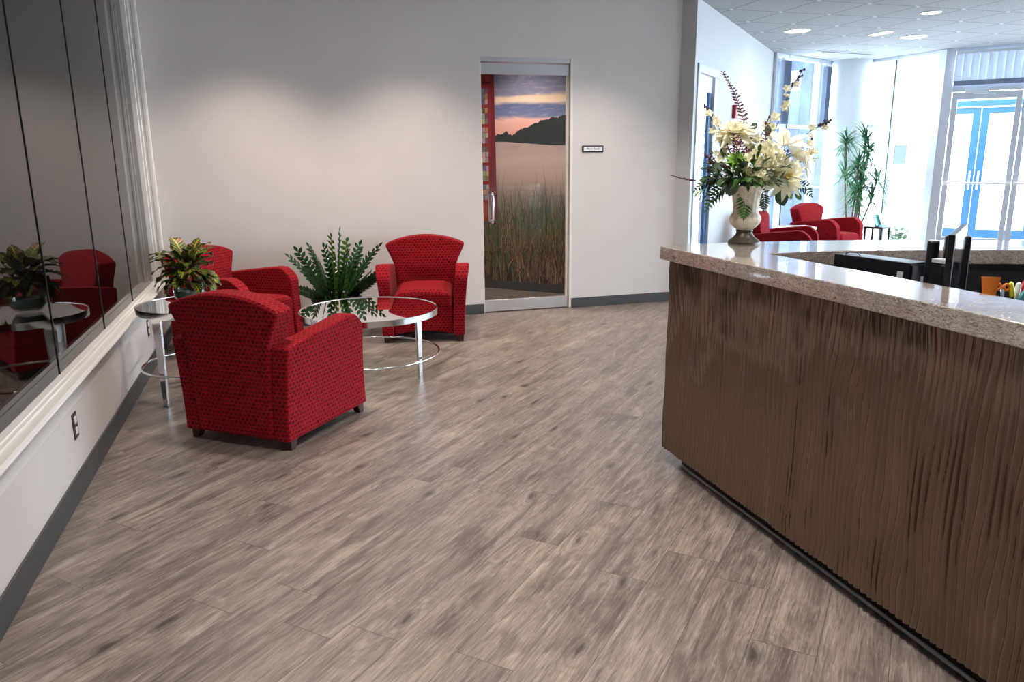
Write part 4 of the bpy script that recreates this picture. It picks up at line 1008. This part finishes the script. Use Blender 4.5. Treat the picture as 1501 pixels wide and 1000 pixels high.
def lily(x, y, dd, r, nrm):
    c = P(x, y, dd); stemto(c); w = MB(); petals(w, c, nrm, [(3, .45, r, r*.42, .003, .6), (3, .6, r*.95, r*.36, .003, .5)]); o = w.build('lily', 'lilypetal', fa_, smooth=True, auto=80)
    w = MB(); n_ = Vector(nrm).normalized()
    for k in range(5): q = c+n_*.06+Vector((random.uniform(-1, 1), random.uniform(-1, 1), random.uniform(-1, 1)))*.012; w.tube([c, q], .0012, 5); w.tube([q-RH*.004, q+RH*.004], .002, 5)
    w.build('stamens', 'creamdeep', o)
lily(1148, 214, -.03, .14, -RH*.2+UP*.9+vn*.5); lily(1160, 228, -.03, .13, RH*.7+UP*.4+vn*.8); lily(1176, 236, .0, .11, RH*.9+vn*.5)
def floret(w, c, s, mi=0):
    nrm = Vector((random.uniform(-.5, .5), random.uniform(-.5, .5), random.uniform(-.2, .6)))+vn*.7
    petals(w, c, nrm, [(5, .35, s, s*.75, .001, .3), (4, .75, s*.8, s*.6, .001, -.1)], mi)
def delphinium(path, n, s, buds, dd=0):
    pts = [P(x, y, dd) for x, y in path]; w = MB(); w.tube([MOUTH]+pts, .0022, 6); st = w.build('delphinium_stem', 'stem', fa_, smooth=True)
    w = MB(); L = len(pts)-1
    for i in range(n):
        t = i/max(1, n-1)*.82; q = t*L; i0 = min(L-1, int(q)); p = pts[i0].lerp(pts[i0+1], q-i0)
        floret(w, p+RH*random.uniform(-.028, .028)+BK*random.uniform(-.02, .01)+UP*random.uniform(-.01, .01), 1.35*s*random.uniform(.75, 1.1)*(1-.25*t))
    w.build('florets', 'cream', st, smooth=True, auto=70); w = MB()
    for i in range(buds):
        t = .80+.2*i/max(1, buds-1); q = t*L; i0 = min(L-1, int(q)); p = pts[i0].lerp(pts[i0+1], q-i0)+RH*random.uniform(-.014, .014)+UP*random.uniform(-.008, .008)
        w.lathe([(.001, -.007), (.006, -.003), (.0065, .001), (.001, .008)], 8, org=p, cap=False)
    w.build('buds', 'bud', st, smooth=True)
delphinium([(1118, 235), (1135, 195), (1147, 160), (1160, 130), (1178, 100)], 11, .027, 9, .04)
delphinium([(1068, 235), (1055, 205), (1045, 180), (1034, 155)], 9, .024, 8, .03)
delphinium([(1140, 240), (1165, 212), (1188, 192), (1216, 177)], 8, .022, 12, .05)
delphinium([(1150, 250), (1168, 235), (1182, 222), (1190, 205)], 8, .026, 3, .02)
delphinium([(1085, 235), (1110, 210), (1120, 190), (1128, 170)], 6, .024, 2, .05)
delphinium([(1060, 250), (1048, 236), (1040, 222)], 5, .022, 1, -.02)
def eucalyptus(path, n, s, dd=0, mat='burgundy', name='burgundy_sprig', w0=None):
    pts = [P(x, y, dd) for x, y in path]; w = MB(); w.tube([MOUTH]+pts, .0018, 6); st = w.build(name, mat, fa_, smooth=True); w = MB(); L = len(pts)-1
    for i in range(n):
        t = i/(n-1); q = t*L; i0 = min(L-1, int(q)); p = pts[i0].lerp(pts[i0+1], q-i0); dl = (pts[i0+1]-pts[i0]).normalized(); sz = s*(1-.6*t)
        for sg in (-1, 1): w.leaf(p, (dl*.55+RH*sg*.8+BK*random.uniform(-.5, .5)-UP*.1), -F+UP*random.uniform(-.5, .9)+RH*random.uniform(-.5, .5), sz*random.uniform(.8, 1.15), sz*.5, .5, 3, .2, shape=1.2)
    w.build('sprig_leaves', mat, st, smooth=True)
eucalyptus([(1097, 205), (1087, 165), (1076, 135), (1060, 106)], 22, .034, .03)
eucalyptus([(1020, 265), (1002, 262), (984, 257)], 12, .02, -.02)
eucalyptus([(1075, 235), (1062, 205), (1050, 180)], 9, .026, .02)
eucalyptus([(1078, 232), (1080, 215), (1074, 195)], 10, .034, -.09); eucalyptus([(1095, 228), (1085, 212), (1082, 200)], 9, .032, -.09)
eucalyptus([(1120, 225), (1122, 205), (1126, 182)], 9, .032, -.07)
eucalyptus([(1060, 250), (1045, 236), (1032, 225)], 8, .034, -.05); eucalyptus([(1060, 246), (1050, 240), (1040, 238)], 7, .036, -.07)
eucalyptus([(1152, 222), (1170, 208), (1178, 198)], 6, .022, .05)
# foliage mass
for k in range(110):
    a = random.uniform(0, 2*pi); el = random.uniform(-.45, .8); hz = RH*cos(a)+BK*sin(a)
    rr = random.uniform(.04, .15)*(1.0+.5*abs(cos(a))); c = MOUTH+UP*(.05+.12*random.random()*sin(max(0, el)))+hz*rr*.9
    d = hz*cos(el)+UP*sin(el); w = MB(); w.leaf(c, d, UP, random.uniform(.055, .10), random.uniform(.024, .042), random.uniform(.3, 1.0), 5, .25)
    w.build('leaf', random.choice(['leafdark', 'leafdark', 'leafdark', 'leafgrey', 'leafmid', 'leafgrey']), fa_, smooth=True) if k < 95 else None
for (x, y, L) in ((1028, 268, 1), (1040, 282, 1), (1022, 290, .8), (1040, 262, .8)):
    c = P(x+14, y-8, -.03)
    for j in range(5):
        w = MB(); w.leaf(c+RH*random.uniform(-.03, .03)+UP*random.uniform(-.03, .03), -RH+UP*random.uniform(-1.2, .6)+BK*random.uniform(-.5, .5), UP, .06*L, .028, .5, 4, .2); w.build('small_leaf', random.choice(['leafmid', 'leafdark', 'leaflight']), fa_, smooth=True)
def fern(path, L0, dd=0, mat='fern', dd1=None):
    n0 = len(path); pts = [P(x, y, dd+((dd1-dd)*i/(n0-1) if dd1 is not None else 0)) for i, (x, y) in enumerate(path)]
    sm_ = []; 
    for i in range(len(pts)-1):
        for j in range(4): sm_.append(pts[i].lerp(pts[i+1], j/4))
    sm_.append(pts[-1]); w = MB(); w.tube([MOUTH+UP*.02]+sm_, .0016, 5); N_ = len(sm_)
    for i in range(1, N_):
        t = i/(N_-1); dl = (sm_[i]-sm_[i-1]).normalized(); sd = dl.cross(F).normalized(); s = L0*(sin(pi*(.12+.86*t)))**.8
        for sg in (-1, 1): w.leaf(sm_[i], sd*sg*.9+dl*.55, -F, s, .0095, .25, 3, .1, shape=.8)
    w.leaf(sm_[-1], sm_[-1]-sm_[-2], -F, .014, .006, .1, 2, .1)
    w.build('fern_frond', mat, fa_, smooth=True)
fern([(1090, 262), (1092, 285), (1091, 305), (1090, 321)], .050, -.10)
fern([(1080, 268), (1062, 275), (1045, 288), (1034, 309)], .050, -.06, 'leafmid')
fern([(1088, 265), (1068, 270), (1052, 280), (1040, 300)], .042, -.02, 'leafdark')
fern([(1105, 270), (1118, 282), (1120, 295), (1119, 308)], .040, -.04, 'leafdark')
fern([(1140, 265), (1165, 268), (1180, 274), (1190, 288)], .044, .02, 'leafdark')
fern([(1070, 262), (1050, 262), (1032, 268), (1018, 280)], .04, .0, 'leafdark')
for (x0, y0, x1, y1, L, W, mt, dd) in ((1140, 278, 1152, 303, .085, .07, 'leafdark', -.03), (1150, 275, 1168, 300, .07, .04, 'leaflight', -.02), (1165, 282, 1178, 296, .05, .03, 'leafmid', 0), (1075, 262, 1070, 288, .085, .065, 'leafgrey', -.11), (1100, 262, 1112, 278, .07, .05, 'leafgrey', -.10), (1124, 200, 1128, 178, .06, .035, 'leafdark', -.05), (1062, 240, 1040, 250, .09, .04, 'leafgrey', -.08), (1100, 190, 1110, 180, .05, .03, 'leafdark', .0)):
    w = MB(); a_, b_ = P(x0, y0, dd), P(x1, y1, dd); w.leaf(a_, b_-a_, -F, L, W, .4, 5, .15); w.build('broad_leaf', mt, fa_, smooth=True)
w = MB(); petals(w, P(1078, 236, -.12), vn+UP*.4-RH*.2, [(10, .1, .055, .018, .003, .2), (9, .5, .045, .016, .003, .0), (7, 1.0, .03, .012, .002, -.3)]); w.build('green_chrysanthemum', 'leaflight', fa_, smooth=True)
for k, (x, y) in enumerate(((1168, 230), (1112, 205), (1098, 215))): w = MB(); floret(w, P(x, y, -.02), .03); w.build('small_bloom', 'cream', fa_, smooth=True)
w = MB()
for k in range(260):
    a = random.uniform(0, 2*pi); el = random.uniform(-.5, 1.3); hz = RH*cos(a)*1.25+BK*sin(a); c = MOUTH+UP*(.02+.16*random.random()*max(.15, sin(el)))+hz*random.uniform(.03, .15)
    w.leaf(c, hz*cos(el)+UP*sin(el)+Vector((random.uniform(-.3, .3), random.uniform(-.3, .3), 0)), UP, random.uniform(.03, .06), random.uniform(.012, .024), random.uniform(.2, .8), 3, .25, random.choice((0, 1, 2)))
tag(w.build('foliage', ['leafmid', 'leafdark', 'leafgrey'], fa_, smooth=True), kind='stuff')
tag(fa_, 'large cream flower arrangement with ferns in a cream urn on the counter corner', 'flowers')

# ================================================================ DAYLIGHT
wd = bpy.data.worlds.new('sky'); SC.world = wd; wd.use_nodes = True
bg = wd.node_tree.nodes['Background']; bg.inputs[0].default_value = (.80, .90, 1.0, 1); bg.inputs[1].default_value = 10.5
